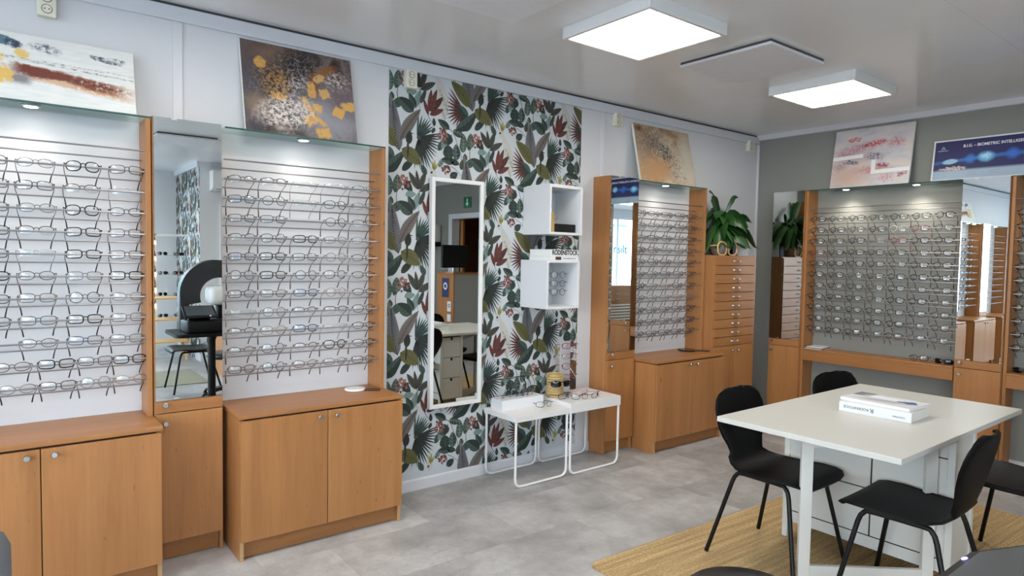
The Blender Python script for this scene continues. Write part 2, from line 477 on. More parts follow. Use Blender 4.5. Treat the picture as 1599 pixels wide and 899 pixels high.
# ceiling edge trims, corner strip, battens, baseboards
struct('trim_1', MB().box(XL, XW, YW - .018, YW, 2.605, 2.675, 0, .003), 'trim_white')
struct('trim_2', MB().box(XL, XW, YW - .006, YW, 2.675, 2.69), simple('dark_joint', (70, 70, 72), .8))
g = MB().prism([(XW, 2.645), (XW - .016, 2.650), (XW - .03, 2.672), (XW - .04, 2.69), (XW, 2.69)], YB, YW, plane='xz')
struct('trim_3', g, 'trim_white')
struct('trim_4', MB().box(XW - .02, XW, YW - .02, YW, 0, 2.605, 0, .003), 'trim_white')
for k, x in enumerate((.672, 3.635)):
    struct('trim_%d' % (5 + k), MB().box(x, x + .045, YW - .008, YW, .075, 2.605, 0, .002), 'trim_white')
g = MB().prism([(YW, 0), (YW, .07), (YW - .006, .072), (YW - .012, .062), (YW - .014, 0)], XL, XW, plane='yz')
struct('baseboard_long', g, 'trim_white')
struct('baseboard_end', MB().box(XW - .014, XW, -.87, YW - .02, 0, .07, 0, .003).box(XW - .014, XW, YB, -1.90, 0, .07, 0, .003), 'trim_white')
struct('trim_7', MB().prism([(XR + .12, 2.64), (XW, 2.64), (XW, 2.69), (XR + .12, 2.69)], YB, YB + .03), 'trim_white')
struct('trim_8', MB().box(XR - .03, XR, YB2, YB, 2.62, 2.69), 'trim_white')

# door frame on the end wall and the room glimpsed through it
g = MB()
g.box(XW - .02, XW + .13, -1.90, -1.80, 0, 2.16, 0, .004); g.box(XW - .02, XW + .13, -.97, -.87, 0, 2.16, 0, .004); g.box(XW - .02, XW + .13, -1.80, -.97, 2.08, 2.16, 0, .004)
d1 = struct('door_1', g, 'trim_white')
struct('door_panel', MB().box(XW + .14, XW + .18, -1.79, -1.72, 0.01, 2.07, 0, .003), 'wood', d1)
g = MB().box(XW + .12, XW + 1.4, -2.6, -2.5, 0, 2.5).box(XW + 1.4, XW + 1.5, -2.6, 0, 0, 2.5).box(XW + .12, XW + 1.4, -.1, 0, 0, 2.5).box(XW + .12, XW + 1.4, -2.6, 0, -.1, 0).box(XW + .12, XW + 1.5, -2.6, 0, 2.5, 2.6)
struct('wall_backroom', g, simple('brown_backroom_wall', (150, 104, 72), .8))
# street outside, seen through the panes and in the mirrors
g = MB().box(-30, 30, -30, YB2 - .3, -.3, -.2).box(-30, XL - .3, YB2, 30, -.3, -.2)
struct('ground', g, simple('pavement', (150, 148, 146), .9, noise_amt=.15))
g = MB().box(-14, 10, -19, -16, -.2, 3.2); g.box(-14, 10, -19.2, -15.8, 3.2, 3.5, 1)
g.box(-14, 10, -16.05, -15.95, -.2, .9, 1)
struct('exterior_1', g, [simple('pale_turquoise_facade', (150, 200, 205), .8), M['white_matte'], M['dark_gloss']])

# ---------------------------------------------------------------- ceiling fittings
def led_panel(x0, x1, y0, y1, label):
    t = thing('ceiling_light', label, 'ceiling light', ((x0 + x1) / 2, (y0 + y1) / 2, HC), 0, 'square ceiling lights')
    w, d = (x1 - x0) / 2, (y1 - y0) / 2
    f = MB(); e = .022
    f.box(-w, w, -d, -d + e, -.062, 0, 0, .002).box(-w, w, d - e, d, -.062, 0, 0, .002).box(-w, -w + e, -d + e, d - e, -.062, 0, 0, .002).box(w - e, w, -d + e, d - e, -.062, 0, 0, .002)
    obj('frame', f, 'white_lacquer', t)
    obj('diffuser', MB().box(-w + e, w - e, -d + e, d - e, -.056, -.03), 'panel_emit', t)
    return t
led_panel(2.335, 2.93, 2.01, 2.60, 'glowing white square ceiling light nearer the leaf wallpaper')
led_panel(4.205, 4.80, 1.955, 2.54, 'glowing white square ceiling light near the grey wall corner')
led_panel(.46, 1.06, 2.03, 2.62, 'added unseen square ceiling light above the two big eyewear racks')  # added out of view to brighten the upper left walls
led_panel(-1.41, -.81, 2.03, 2.62, 'added unseen square ceiling light left of the photo')  # unseen panel put in for more light from the left
led_panel(2.3, 2.9, -.9, -.31, 'added unseen square ceiling light above the room behind the photographer')  # unseen panel added to light the rear of the room
led_panel(.46, 1.06, -2.7, -2.11, 'added unseen square ceiling light near the shop window')  # added out of view for extra light at the shop front
M['heat_panel'] = simple('speckled_off_white_panel', (226, 226, 228), .85, noise_amt=.06, noise_scale=30, bump=.5, bump_scale=150)
M['mount'] = simple('dark_mount', (74, 74, 78), .6)
def heat_panel(x0, x1, y0, y1, label):
    t = thing('ceiling_panel', label, 'ceiling panel', ((x0 + x1) / 2, (y0 + y1) / 2, HC), 0, 'flat unlit ceiling panels')
    w, d = (x1 - x0) / 2, (y1 - y0) / 2
    obj('panel_face', MB().box(-w, w, -d, d, -.03, -.014, 0, .003), 'heat_panel', t)
    obj('mounting', MB().box(-w + .004, w - .004, -d + .004, d - .004, -.014, 0), 'mount', t)
    return t
heat_panel(3.295, 3.875, 1.985, 2.59, 'flat unlit off-white ceiling panel between the two lights')
heat_panel(1.47, 2.05, 2.06, 2.66, 'flat unlit ceiling panel cut off by the top of the photo')
heat_panel(1.25, 1.83, -1.25, -.65, 'flat unlit ceiling panel seen in the tall left cabinet mirror')
# wall sockets high on the wall
def socket(x, z, w, h, label):
    t = thing('wall_socket', label, 'socket', (x, YW, z), 0, 'cream sockets high on the wall')
    obj('housing', MB().box(-w / 2, w / 2, -.042, 0, -h / 2, h / 2, 0, .005), 'cream_socket', t)
    f = MB()
    for dz in (-.024, .024): f.lathe([(.0185, -.0435), (.0185, -.0415), (.015, -.0412)], 0, 0, dz, 20, axis='y')
    for dz in (-.024, .024):
        f.lathe([(.003, -.0445), (.003, -.043)], -.008, 0, dz, 8, 1, axis='y'); f.lathe([(.003, -.0445), (.003, -.043)], .008, 0, dz, 8, 1, axis='y')
    r = MB()
    for dz in (-.024, .024): r.tube([(.0185 * math.cos(q * PI / 12), -.0425, dz + .0185 * math.sin(q * PI / 12)) for q in range(24)], .0016, 6, closed=True)
    obj('socket_face', f, ['cream_socket', 'socket_hole'], t, smooth=True)
    obj('socket_ring', r, 'socket_hole', t, smooth=True)
socket(.172, 2.555, .07, .11, 'cream wall socket above the white painting')
socket(1.975, 2.552, .075, .11, 'cream wall socket on the leaf wallpaper')
socket(3.80, 2.565, .075, .10, 'cream wall socket beside the sandy painting')
socket(5.63, 2.575, .085, .10, 'cream wall socket nearest the room corner')
# ---------------------------------------------------------------- fitted shop furniture (x along the wall, y = 0 at the wall, -y into the room)
RW = -PI / 2   # rotation of things standing against the end wall

def knob_mb(x, y, z, r=.0125):
    return MB().lathe([(.005, 0), (.005, -.012), (r * .8, -.014), (r, -.018), (r, -.023), (r * .8, -.026)], x, y, z, 16, axis='y')

def low_cabinet(label, x0, x1, loc=None, rotz=0.0, ykick=.03, D=.38):
    W = x1 - x0
    t = thing('low_cabinet', label, 'cabinet', loc or (x0, YW, 0), rotz, 'two-door low cabinets')
    s = .018
    c = MB()
    c.box(0, s, -D + .002, -.002, 0, .686, 0, .0015).box(W - s, W, -D + .002, -.002, 0, .686, 0, .0015)
    c.box(s, W - s, -D + .02, -.002, .085, .103)
    c.box(s, W - s, -.012, -.004, .103, .686)
    obj('carcass', c, 'wood', t)
    obj('side_edging', MB().box(0, s, -D, -D + .002, 0, .097).box(W - s, W, -D, -D + .002, 0, .097), 'wood_edge', t)
    obj('plinth', MB().box(s, W - s, -D + ykick, -D + ykick + .016, .004, .085), 'wood_x', t)
    obj('shadow_gap', MB().box(s, W - s, -D + .012, -D + .02, .103, .6905), 'gap_shade', t)
    obj('worktop', MB().box(-.006, W + .008, -D - .012, -.002, .6905, .712, 0, .004), 'wood_x', t)
    h = W / 2
    for k, (a, b, kx) in enumerate(((0.001, h - .0018, h - .045), (h + .0018, W - .001, h + .045))):
        d = obj('door', MB().box(a, b, -D - .018, -D - .001, .097, .683, 0, .0012), 'wood', t)
        obj('knob', knob_mb(kx, -D - .018, .658), 'metal', d, smooth=True)
    return t

def mirror_cabinet(label, x0, x1, loc=None, rotz=0.0, D=.17, top=2.105, panels=True):
    W = x1 - x0; s = .016
    t = thing('mirror_cabinet', label, 'mirror cabinet', loc or (x0, YW, 0), rotz, 'tall slim mirror cabinets')
    c = MB()
    c.box(0, s, -D, -.002, 0, top, 0, .0015).box(W - s, W, -D, -.002, 0, top, 0, .0015)
    c.box(s, W - s, -D + .004, -.002, top - .016, top); c.box(s, W - s, -D + .02, -.002, .085, .1)
    c.box(s, W - s, -.012, -.004, .1, top - .016); c.box(s, W - s, -D + .01, -D + .02, .1, top - .016)
    obj('carcass', c, 'wood', t)
    obj('plinth', MB().box(s, W - s, -D + .03, -D + .045, .004, .085), 'wood_x', t)
    obj('shadow_gap', MB().box(s, W - s, -D + .006, -D + .01, .1, .79), 'gap_shade', t)
    d = obj('door', MB().box(.004, W - .004, -D - .016, -D - .001, .1, .7185, 0, .0012), 'wood', t)
    obj('knob', knob_mb(.042, -D - .016, .675), 'metal', d, smooth=True)
    d = obj('drawer', MB().box(.004, W - .004, -D - .016, -D - .001, .7225, .778, 0, .0012), 'wood_x', t)
    obj('knob', knob_mb(.042, -D - .016, .762), 'metal', d, smooth=True)
    b = obj('mirror_backing', MB().box(.004, W - .004, -D - .012, -D - .001, .78, top - .002), 'wood', t)
    obj('mirror', MB().box(.004, W - .004, -D - .016, -D - .012, .781, top - .002), 'mirror', t)
    cl = MB()
    for z in (.786, top - .006): cl.box(W * .3 - .012, W * .3 + .012, -D - .018, -D - .016, z - .004, z + .004, 0, .001)
    obj('clip', cl, 'metal', t)
    return t

def spotlight(t, x, y, z, energy=1.8):
    obj('spotlight', MB().lathe([(.033, 0), (.034, -.004), (.028, -.007)], x, y, z, 24), 'metal', t, smooth=True)
    obj('spot_lens', MB().lathe([(.024, -.006), (.024, -.0078), (.018, -.009)], x, y, z, 20), 'spot_emit', t, smooth=True)
    l = bpy.data.lights.new('spot_lamp', 'SPOT'); l.energy = energy; l.color = (1, .93, .82); l.spot_size = rad(125); l.spot_blend = .8; l.shadow_soft_size = .02
    o = bpy.data.objects.new('spot_lamp', l); C.objects.link(o); o.parent = t; o.location = (x, y, z - .016)
    return o

ROD_Z0, ROD_DZ = 1.944, .0960
def rod_z(i): return ROD_Z0 - ROD_DZ * i
def rack(label, x0, x1, loc=None, rotz=0.0, z0=.712, top=2.10, left=True, right=True, spots=(.5,), backmat=None, rodskip=0, D=.17, desk=False, fz=0.0):
    """open eyewear rack: side panels, glass top with spotlights, pairs of steel rods"""
    W = x1 - x0; s = .022
    t = thing('eyewear_rack', label, 'display rack', loc or (x0, YW, 0), rotz, 'open eyewear racks of steel rods')
    for on, a in ((left, 0), (right, W - s)):
        if on: obj('side_panel', MB().box(a, a + s, -D, -.002, z0, top - .008, 0, .0015), 'wood', t)
    if backmat: obj('back_panel', MB().box(s if left else 0, W - (s if right else 0), -.010, -.002, z0 if not desk else .72, top - .02), backmat, t)
    gl = obj('glass_top', MB().box(0, W, -D + .004, -.002, top - .008, top), 'glass_shelf', t)
    obj('glass_edge', MB().box(0, W, -D, -D + .004, top - .008, top), 'glass_edge', t)
    for u in spots: spotlight(t, W * u, -D * .72, top - .0085, 8.0 if desk else 1.8)
    a0, a1 = (s if left else 0) - .001, W - (s if right else 0) + .001
    for i in range(12):
        z = rod_z(i) + fz
        f = MB().tube([(a0 - (0 if left else 0), -.145, z), (a1, -.145, z)], .0040, 8)
        f.tube([(a0, -.070, z - .036), (a1, -.070, z - .036)], .0036, 8)
        obj('rod', f, 'rod', t, smooth=True)
    return t

# --- long wall, left group
low_cabinet('wooden two-door low cabinet cut off by the left edge of the photo', -.325, .545)
rack('open steel-rod eyewear rack under the white, rust and yellow painting', -.325, .548, spots=(.22, .495,))
mirror_cabinet('tall slim wooden mirror cabinet left of the photo, seen in a mirror', -.632, -.332)
low_cabinet('wooden two-door low cabinet left of the photo, seen in a mirror', -1.51, -.64)
rack('open steel-rod eyewear rack left of the photo, seen in a mirror', -1.51, -.636)
mirror_cabinet('tall slim wooden mirror cabinet between the two big racks', .553, .855)
low_cabinet('wooden two-door low cabinet beside the leaf wallpaper, hand mirror on top', .878, 1.738)
rack('open steel-rod eyewear rack under the dark painting with gold flakes', .872, 1.738, spots=(.47,), left=False)
# --- long wall, corner group
mirror_cabinet('tall slim wooden mirror cabinet right of the white side tables', 3.572, 3.882)
low_cabinet('wooden two-door low cabinet under the sandy brown painting', 3.90, 4.765)
rack('open steel-rod eyewear rack under the sandy brown painting', 3.888, 4.768, spots=(.44,), left=False)

# drawer tower in the corner
def drawer_tower():
    x0, x1, D, top = 4.775, 5.385, .262, 1.53
    W = x1 - x0; s = .018
    t = thing('drawer_cabinet', 'tall wooden cabinet of ten shallow drawers under the leafy plant', 'drawer cabinet', (x0, YW, 0))
    c = MB().box(0, s, -D, -.002, 0, top, 0, .0015).box(W - s, W, -D, -.002, 0, top, 0, .0015)
    c.box(s, W - s, -D + .004, -.002, top - .018, top).box(s, W - s, -.012, -.004, 0, top - .018).box(s, W - s, -D + .02, -.002, .085, .1)
    obj('carcass', c, 'wood', t)
    obj('shadow_gap', MB().box(s, W - s, -D + .006, -D + .012, .1, top - .018), 'gap_shade', t)
    obj('plinth', MB().box(s, W - s, -D + .03, -D + .045, .004, .085), 'wood_x', t)
    z0, n = .745, 10; dz = (1.522 - z0) / n
    for k in range(n):
        z = z0 + dz * k
        d = obj('drawer', MB().box(.006, W - .006, -D - .016, -D, z + .0022, z + dz - .0022, 0, .0012), 'wood_x', t)
        zc = z + dz * .5; xc = W * .5
        pts = [(xc - .048, -D - .014, zc)] + [(xc + .048 * u, -D - .016 - .022 * math.cos(u * PI / 2) ** .6, zc) for u in (-.98, -.8, -.45, 0, .45, .8, .98)] + [(xc + .048, -D - .014, zc)]
        obj('handle', MB().tube(pts, .0042, 8, squash=1.5), 'metal', d, smooth=True)
    for a, b, kx in ((.006, W / 2 - .002, W / 2 - .045), (W / 2 + .002, W - .006, W / 2 + .045)):
        d = obj('door', MB().box(a, b, -D - .016, -D, .1, z0 - .002, 0, .0012), 'wood', t)
        obj('knob', knob_mb(kx, -D - .016, .70), 'metal', d, smooth=True)
drawer_tower()

# --- end wall group (u runs away from the corner): y0 is the y of the unit's corner-side end
XE = XW
mirror_cabinet('tall slim wooden mirror cabinet on the grey wall reflecting the plant', 0, .30, (XE, 3.305, 0), RW, top=2.12)
def desk_shelf(label, y0, W):
    t = thing('wall_desk', label, 'shelf', (XE, y0, 0), RW, 'shallow wooden wall desks')
    obj('desk_top', MB().box(.0, W, -.185, -.002, .705, .722, 0, .003), 'wood_x', t)
    obj('apron', MB().box(.0, W, -.183, -.163, .615, .705, 0, .002), 'wood_x', t)
    obj('side_board', MB().box(.0, .018, -.163, -.002, .615, .705).box(W - .018, W, -.163, -.002, .615, .705), 'wood', t)
    return t
M['rack_back_grey'] = simple('warm_grey_rack_board', (168, 162, 150), .6)
rack('wide open eyewear rack under the pink and white painting', 0, 1.195, (XE, 3.000, 0), RW, z0=0.0, top=2.12, right=False, spots=(.27, .725), backmat=None, desk=True, fz=.012)
desk_shelf('shallow wooden wall desk under the rack of the pink painting', 2.976, 1.171)
mirror_cabinet('tall slim wooden mirror cabinet on the grey wall beneath the blue poster', 0, .298, (XE, 1.800, 0), RW, top=2.12)
rack('open eyewear rack cut off by the right edge of the photo', 0, 1.195, (XE, 1.498, 0), RW, z0=0.0, top=2.12, right=False, spots=(.27, .725), desk=True, fz=.012)
desk_shelf('shallow wooden wall desk cut off by the right edge', 1.474, 1.149)

# --- white framed wall mirror
def wall_mirror():
    t = thing('framed_mirror', 'long white-framed mirror hanging on the leaf wallpaper', 'mirror', (2.325, YW - .003, 1.243), rad(.25))
    w, h, f, d = .20, .735, .026, .036
    fr = MB()
    fr.box(-w, -w + f, -d, 0, -h, h, 0, .003).box(w - f, w, -d, 0, -h, h, 0, .003)
    fr.box(-w + f, w - f, -d, 0, h - f, h, 0, .003).box(-w + f, w - f, -d, 0, -h, -h + f, 0, .003)
    obj('frame', fr, 'white_lacquer', t)
    obj('mirror_glass', MB().box(-w + f, w - f, -d + .010, -d + .014, -h + f, h - f), 'mirror', t)
wall_mirror()

# --- wall cubes
def cube_shelf(label, x, z, w=.30, h=.33, d=.283):
    t = thing('wall_cube', label, 'wall shelf', (x, YW - .004, z), 0, 'white open wall cubes')
    s = .016; b = MB()
    b.box(0, s, -d, 0, 0, h, 0, .001).box(w - s, w, -d, 0, 0, h, 0, .001).box(s, w - s, -d, 0, 0, s).box(s, w - s, -d, 0, h - s, h)
    b.box(s, w - s, -.014, -.006, s, h - s)
    obj('box_shell', b, 'white_matte', t)
    obj('wall_fixing', MB().lathe([(.011, -.0155), (.011, -.0145), (.006, -.0145)], .16, -.0, h - .055, 16, axis='y'), 'metal', t, smooth=True)
    return t
cube_shelf('white open wall cube holding a small black box', 2.886, 1.643)
cube_shelf('white open wall cube holding three round-rimmed eyeglasses', 2.872, 1.138)
obj_lid = solo('shelf_board', MB().box(0, .27, -.25, 0, 0, .008, 0, .002), 'white_matte', 'thin white board lying on top of the upper wall cube', 'board', (2.90, YW - .02, 1.9735))

# --- side tables (steel frame legs in a U)
def side_table(label, x0, x1, y0, y1, ztop, apron):
    t = thing('side_table', label, 'side table', (x0, y0, 0), 0, 'white side tables by the wallpaper')
    W, Dp = x1 - x0, y1 - y0
    top = MB().box(0, W, 0, Dp, ztop - .006, ztop, 0, .002)
    obj('tabletop', top, 'white_table', t)
    obj('apron', MB().box(0, W, 0, .004, ztop - apron, ztop - .006).box(0, W, Dp - .004, Dp, ztop - apron, ztop - .006).box(0, .004, .004, Dp - .004, ztop - apron, ztop - .006).box(W - .004, W, .004, Dp - .004, ztop - apron, ztop - .006), 'white_table', t)
    r = .0085
    for yy in (.012, Dp - .012):
        pts = [(.010, yy, ztop - .01), (.010, yy, .06)]
        for k in range(1, 6): a = PI / 2 * k / 6; pts.append((.010 + .05 * (1 - math.cos(a)), yy, .0095 + .05 * (1 - math.sin(a))))
        pts.append((.06, yy, .0095)); pts.append((W - .06, yy, .0095))
        for k in range(1, 6): a = PI / 2 * k / 6; pts.append((W - .010 - .05 * (1 - math.sin(a)), yy, .0095 + .05 * (1 - math.cos(a))))
        pts += [(W - .010, yy, .06), (W - .010, yy, ztop - .01)]
        obj('leg_frame', MB().tube(pts, r, 10), 'white_table', t, smooth=True)
    return t
M['white_table'] = simple('white_powder_coat', (224, 223, 221), .38)
side_table('lower white side table carrying the white tray', 2.560, 3.020, 3.215, 3.560, .466, .034)
side_table('higher white side table carrying the basket and red eyeglasses', 3.026, 3.515, 3.205, 3.560, .500, .068)

# --- rug
def rug_mat():
    m, nt, b = new_mat('jute_weave')
    tc = N(nt, 'ShaderNodeTexCoord')
    mp = N(nt, 'ShaderNodeMapping'); mp.inputs['Scale'].default_value = (.8, 22, 1); nt.links.new(tc.outputs['Object'], mp.inputs['Vector'])
    n1 = N(nt, 'ShaderNodeTexNoise', Scale=1.5, Detail=5.0, Roughness=.6); nt.links.new(mp.outputs[0], n1.inputs['Vector'])
    mp2 = N(nt, 'ShaderNodeMapping'); mp2.inputs['Scale'].default_value = (60, 150, 1); nt.links.new(tc.outputs['Object'], mp2.inputs['Vector'])
    n2 = N(nt, 'ShaderNodeTexNoise', Scale=1.0, Detail=3.0); nt.links.new(mp2.outputs[0], n2.inputs['Vector'])
    r = N(nt, 'ShaderNodeValToRGB')
    r.color_ramp.elements[0].position = .3; r.color_ramp.elements[0].color = lin((156, 126, 82))
    r.color_ramp.elements[1].position = .7; r.color_ramp.elements[1].color = lin((214, 184, 132))
    nt.links.new(n1.outputs['Fac'], r.inputs[0])
    r2 = N(nt, 'ShaderNodeMapRange'); r2.inputs['From Min'].default_value = .25; r2.inputs['From Max'].default_value = .75; r2.inputs['To Min'].default_value = .55; r2.inputs['To Max'].default_value = 1.3
    nt.links.new(n2.outputs['Fac'], r2.inputs[0])
    mx = N(nt, 'ShaderNodeMix', data_type='RGBA', blend_type='MULTIPLY'); mx.inputs[0].default_value = 1
    nt.links.new(r.outputs[0], mx.inputs[6]); nt.links.new(r2.outputs[0], mx.inputs[7]); nt.links.new(mx.outputs[2], b.inputs['Base Color'])
    b.inputs['Roughness'].default_value = .9
    w = N(nt, 'ShaderNodeTexWave', Scale=1.0, Distortion=.6); w.bands_direction = 'Y'
    mp3 = N(nt, 'ShaderNodeMapping'); mp3.inputs['Scale'].default_value = (1, 22, 1); nt.links.new(tc.outputs['Object'], mp3.inputs['Vector']); nt.links.new(mp3.outputs[0], w.inputs['Vector'])
    ad = N(nt, 'ShaderNodeMath', operation='ADD'); nt.links.new(w.outputs['Fac'], ad.inputs[0]); nt.links.new(n2.outputs['Fac'], ad.inputs[1])
    bp = N(nt, 'ShaderNodeBump', Strength=.6, Distance=.004); nt.links.new(ad.outputs[0], bp.inputs['Height']); nt.links.new(bp.outputs['Normal'], b.inputs['Normal'])
    return m
M['jute'] = rug_mat()
solo('rug', MB().prism([(x + 0, y) for x, y in rrect(2.55, 1.66, .05, 4, 1.275, -.83)], 0, .008, plane='xy'), 'jute',
     'large sandy jute rug with faint stripes under the white table', 'rug', (2.215, 2.205, 0.0005), rad(-2.4))

# --- gateleg table
def gateleg_table():
    X0, X1, Y0, Y1, zt = 2.695, 4.180, 1.020, 1.838, .740
    bx0, bx1 = 3.300, 3.560
    t = thing('gateleg_table', 'large white folding table with drawers standing on the jute rug', 'table', ((bx0 + bx1) / 2, (Y0 + Y1) / 2, 0))
    o = t.location
    def P(name, mb, mat, par=t, **k): return obj(name, mb, mat, par, off=tuple(o) if par is t else tuple(o), **k)
    th = .024
    P('table_leaf', MB().box(X0, bx0 - .012, Y0, Y1, zt - th, zt, 0, .0015), 'table_white')
    P('tabletop', MB().box(bx0 - .0115, bx1 + .0115, Y0, Y1, zt - th, zt, 0, .0008), 'table_white')
    P('table_leaf', MB().box(bx1 + .012, X1, Y0, Y1, zt - th, zt, 0, .0015), 'table_white')
    z1 = zt - th; y0, y1 = Y0 + .012, Y1 - .012; s = .03
    b = MB()
    for xx in (bx0, bx1 - s):
        for yy in (y0, y1 - s): b.box(xx, xx + s, yy, yy + s, .012, z1, 0, .002)
    b.box(bx0 + .008, bx0 + .02, y0 + s, y1 - s, .10, z1).box(bx1 - .02, bx1 - .008, y0 + s, y1 - s, .10, z1)
    b.box(bx0 + s, bx1 - s, y0 + .006, y0 + .018, .10, z1)
    b.box(bx0 + .02, bx1 - .02, y0 + .02, y1 - .02, .10, .115)
    P('body', b, 'table_white')
    seam = MB()
    for z in (.16, .39, .62): seam.box(bx0 + .0065, bx0 + .0082, y0 + s, y1 - s, z - .0025, z + .0025)
    seam.box(bx0 + .0065, bx0 + .0082, 1.38, 1.386, .162, .618)
    P('panel_seam', seam, 'black_plastic')
    for k in range(3):
        za = .112 + k * .198
        d = P('drawer', MB().box(bx0 + s + .002, bx1 - s - .002, y1 - .02, y1 - .003, za, za + .192, 0, .0015), 'table_white')
        obj('finger_notch', MB().box((bx0 + bx1) / 2 - .011, (bx0 + bx1) / 2 + .011, y1 - .004, y1 - .0022, za + .166, za + .1925), 'black_plastic', d, off=tuple(o))
    def gate(hx, hy, ox, oy, foot):
        h, e = Vector((hx, hy, 0)), Vector((ox, oy, 0)); dr = (e - h).normalized(); L = (e - h).length
        an = math.atan2(dr.y, dr.x)
        g = MB(); tt = .022; w = .052
        m = Matrix.Translation(h) @ Matrix.Rotation(an, 4, 'Z')
        g.merge(MB().box(0, w, -tt / 2, tt / 2, .03, z1 - .004, 0, .002), m)
        g.merge(MB().box(w, L - w, -tt / 2, tt / 2, z1 - .066, z1 - .004, 0, .002), m)
        g.merge(MB().box(w, L - w, -tt / 2, tt / 2, .055, .107, 0, .002), m)
        fr = P('gate_frame', g, 'table_white')
        P('leg', MB().merge(MB().box(L - w, L, -tt / 2, tt / 2, foot, z1 - .004, 0, .002), m), 'table_white')
        bo = MB()
        for z in (.085, z1 - .035): bo.merge(MB().lathe([(.005, .0), (.005, .0018), (.003, .002)], 0, 0, 0, 12, axis='x'), m @ Matrix.Translation((L, 0, z)))
        P('bolt', bo, 'metal')
    gate(bx0 - .003, y0 + .07, 2.842, 1.492, .0095)
    gate(bx1 + .003, y1 - .07, 4.02, 1.40, .0095)
    return t
M['table_white'] = simple('white_foil', (202, 201, 194), .34)
gateleg_table()

# --- moulded chairs
def chair_meshes():
    # side profile of the shell: (y, z, half width); +y is the front of the seat, back at -y
    prof = [(.232, .418, .150), (.236, .434, .178), (.222, .447, .196), (.185, .452, .207), (.12, .447, .213), (.04, .440, .213), (-.04, .438, .206),
            (-.105, .442, .190), (-.150, .455, .165), (-.178, .478, .142), (-.193, .508, .134), (-.203, .545, .146), (-.212, .585, .172), (-.221, .63, .193),
            (-.231, .68, .202), (-.243, .73, .197), (-.252, .768, .180), (-.258, .792, .152), (-.262, .806, .110), (-.2635, .811, .062)]
    n = 14; mb = MB()
    P = []
    for k, (y, z, w) in enumerate(prof):
        row = []
        for j in range(n + 1):
            u = -1 + 2 * j / n
            x = w * math.sin(u * PI / 2) * 1.05
            seat = 1 - min(1, max(0, (z - .46) / .1)) if y < 0 else 1
            dish = .010 * (u * u) * seat if z < .50 else 0
            wrap = .022 * (u * u) * (1 if z > .5 else 0)
            row.append((x, y + wrap, z + dish - (.006 * (u ** 4) if y > .15 else 0)))
        P.append(row)
    th = .011
    def nrm(k, j):
        a = Vector(P[min(k + 1, len(P) - 1)][j]) - Vector(P[max(k - 1, 0)][j]); b = Vector(P[k][min(j + 1, n)]) - Vector(P[k][max(j - 1, 0)])
        v = a.cross(b); return v.normalized()
    K = len(P)
    for s in (1, -1):
        for k in range(K):
            for j in range(n + 1):
                v = Vector(P[k][j]) + nrm(k, j) * (th / 2 * s); mb.v.append(tuple(v))
    def id(s, k, j): return s * K * (n + 1) + k * (n + 1) + j
    for k in range(K - 1):
        for j in range(n):
            mb.f.append((id(0, k, j), id(0, k + 1, j), id(0, k + 1, j + 1), id(0, k, j + 1))); mb.m.append(0)
            mb.f.append((id(1, k, j), id(1, k, j + 1), id(1, k + 1, j + 1), id(1, k + 1, j))); mb.m.append(0)
    ring = [(0, j) for j in range(n + 1)] + [(k, n) for k in range(1, K)] + [(K - 1, j) for j in range(n - 1, -1, -1)] + [(k, 0) for k in range(K - 2, 0, -1)]
    for a, b in zip(ring, ring[1:] + ring[:1]):
        mb.f.append((id(0, *a), id(0, *b), id(1, *b), id(1, *a))); mb.m.append(0)
    # split seat / backrest at row 9
    shell = mb.mesh('shell', 'black_shell', smooth=60)
    legs = []
    for sx in (-1, 1):
        for (fx, fy, kx, ky) in ((.238, .232, .168, .150), (.238, -.235, .168, -.125)):
            foot = Vector((sx * fx, fy, .004)); knee = Vector((sx * kx, ky, .425))
            inn = Vector((sx * kx, ky * .62, .427)) if True else None
            pts = [foot, foot.lerp(knee, .88)]
            c = foot.lerp(knee, .88)
            for q in (.33, .66): pts.append(c.lerp(knee, q).lerp(knee.lerp(inn, q * .6), q))
            pts.append(knee.lerp(inn, .35) + Vector((0, 0, -.001))); pts.append(inn)
            legs.append(MB().tube(pts, .0105, 10).mesh('leg', 'black_metal', smooth=60))
    rails = MB()
    for sx in (-1, 1): rails.tube([(sx * .168, .094, .427), (sx * .168, -.078, .427)], .0105, 10)
    for yy in (.06, -.05): rails.tube([(-.168, yy, .424), (.168, yy, .424)], .008, 8)
    rail = rails.mesh('seat_frame', 'black_metal', smooth=60)
    return shell, legs, rail
CH = chair_meshes()
def chair(label, x, y, rz, group='black chairs around the white table'):
    t = thing('chair', label, 'chair', (x, y, 0.009), rz, group)
    obj('seat_shell', CH[0], None, t); obj('seat_frame', CH[2], None, t)
    for l in CH[1]: obj('leg', l, None, t)
    return t
chair('black moulded chair between the white table and the corner cabinets', 3.04, 1.715, PI)
chair('black chair behind the table, only its backrest top showing', 3.93, 1.665, PI - rad(10))
chair('black moulded chair in front of the white table, seen from behind', 3.055, 1.095, rad(2))
chair('black chair cut off by the right edge, far end of the table', 3.86, .935, rad(-3))

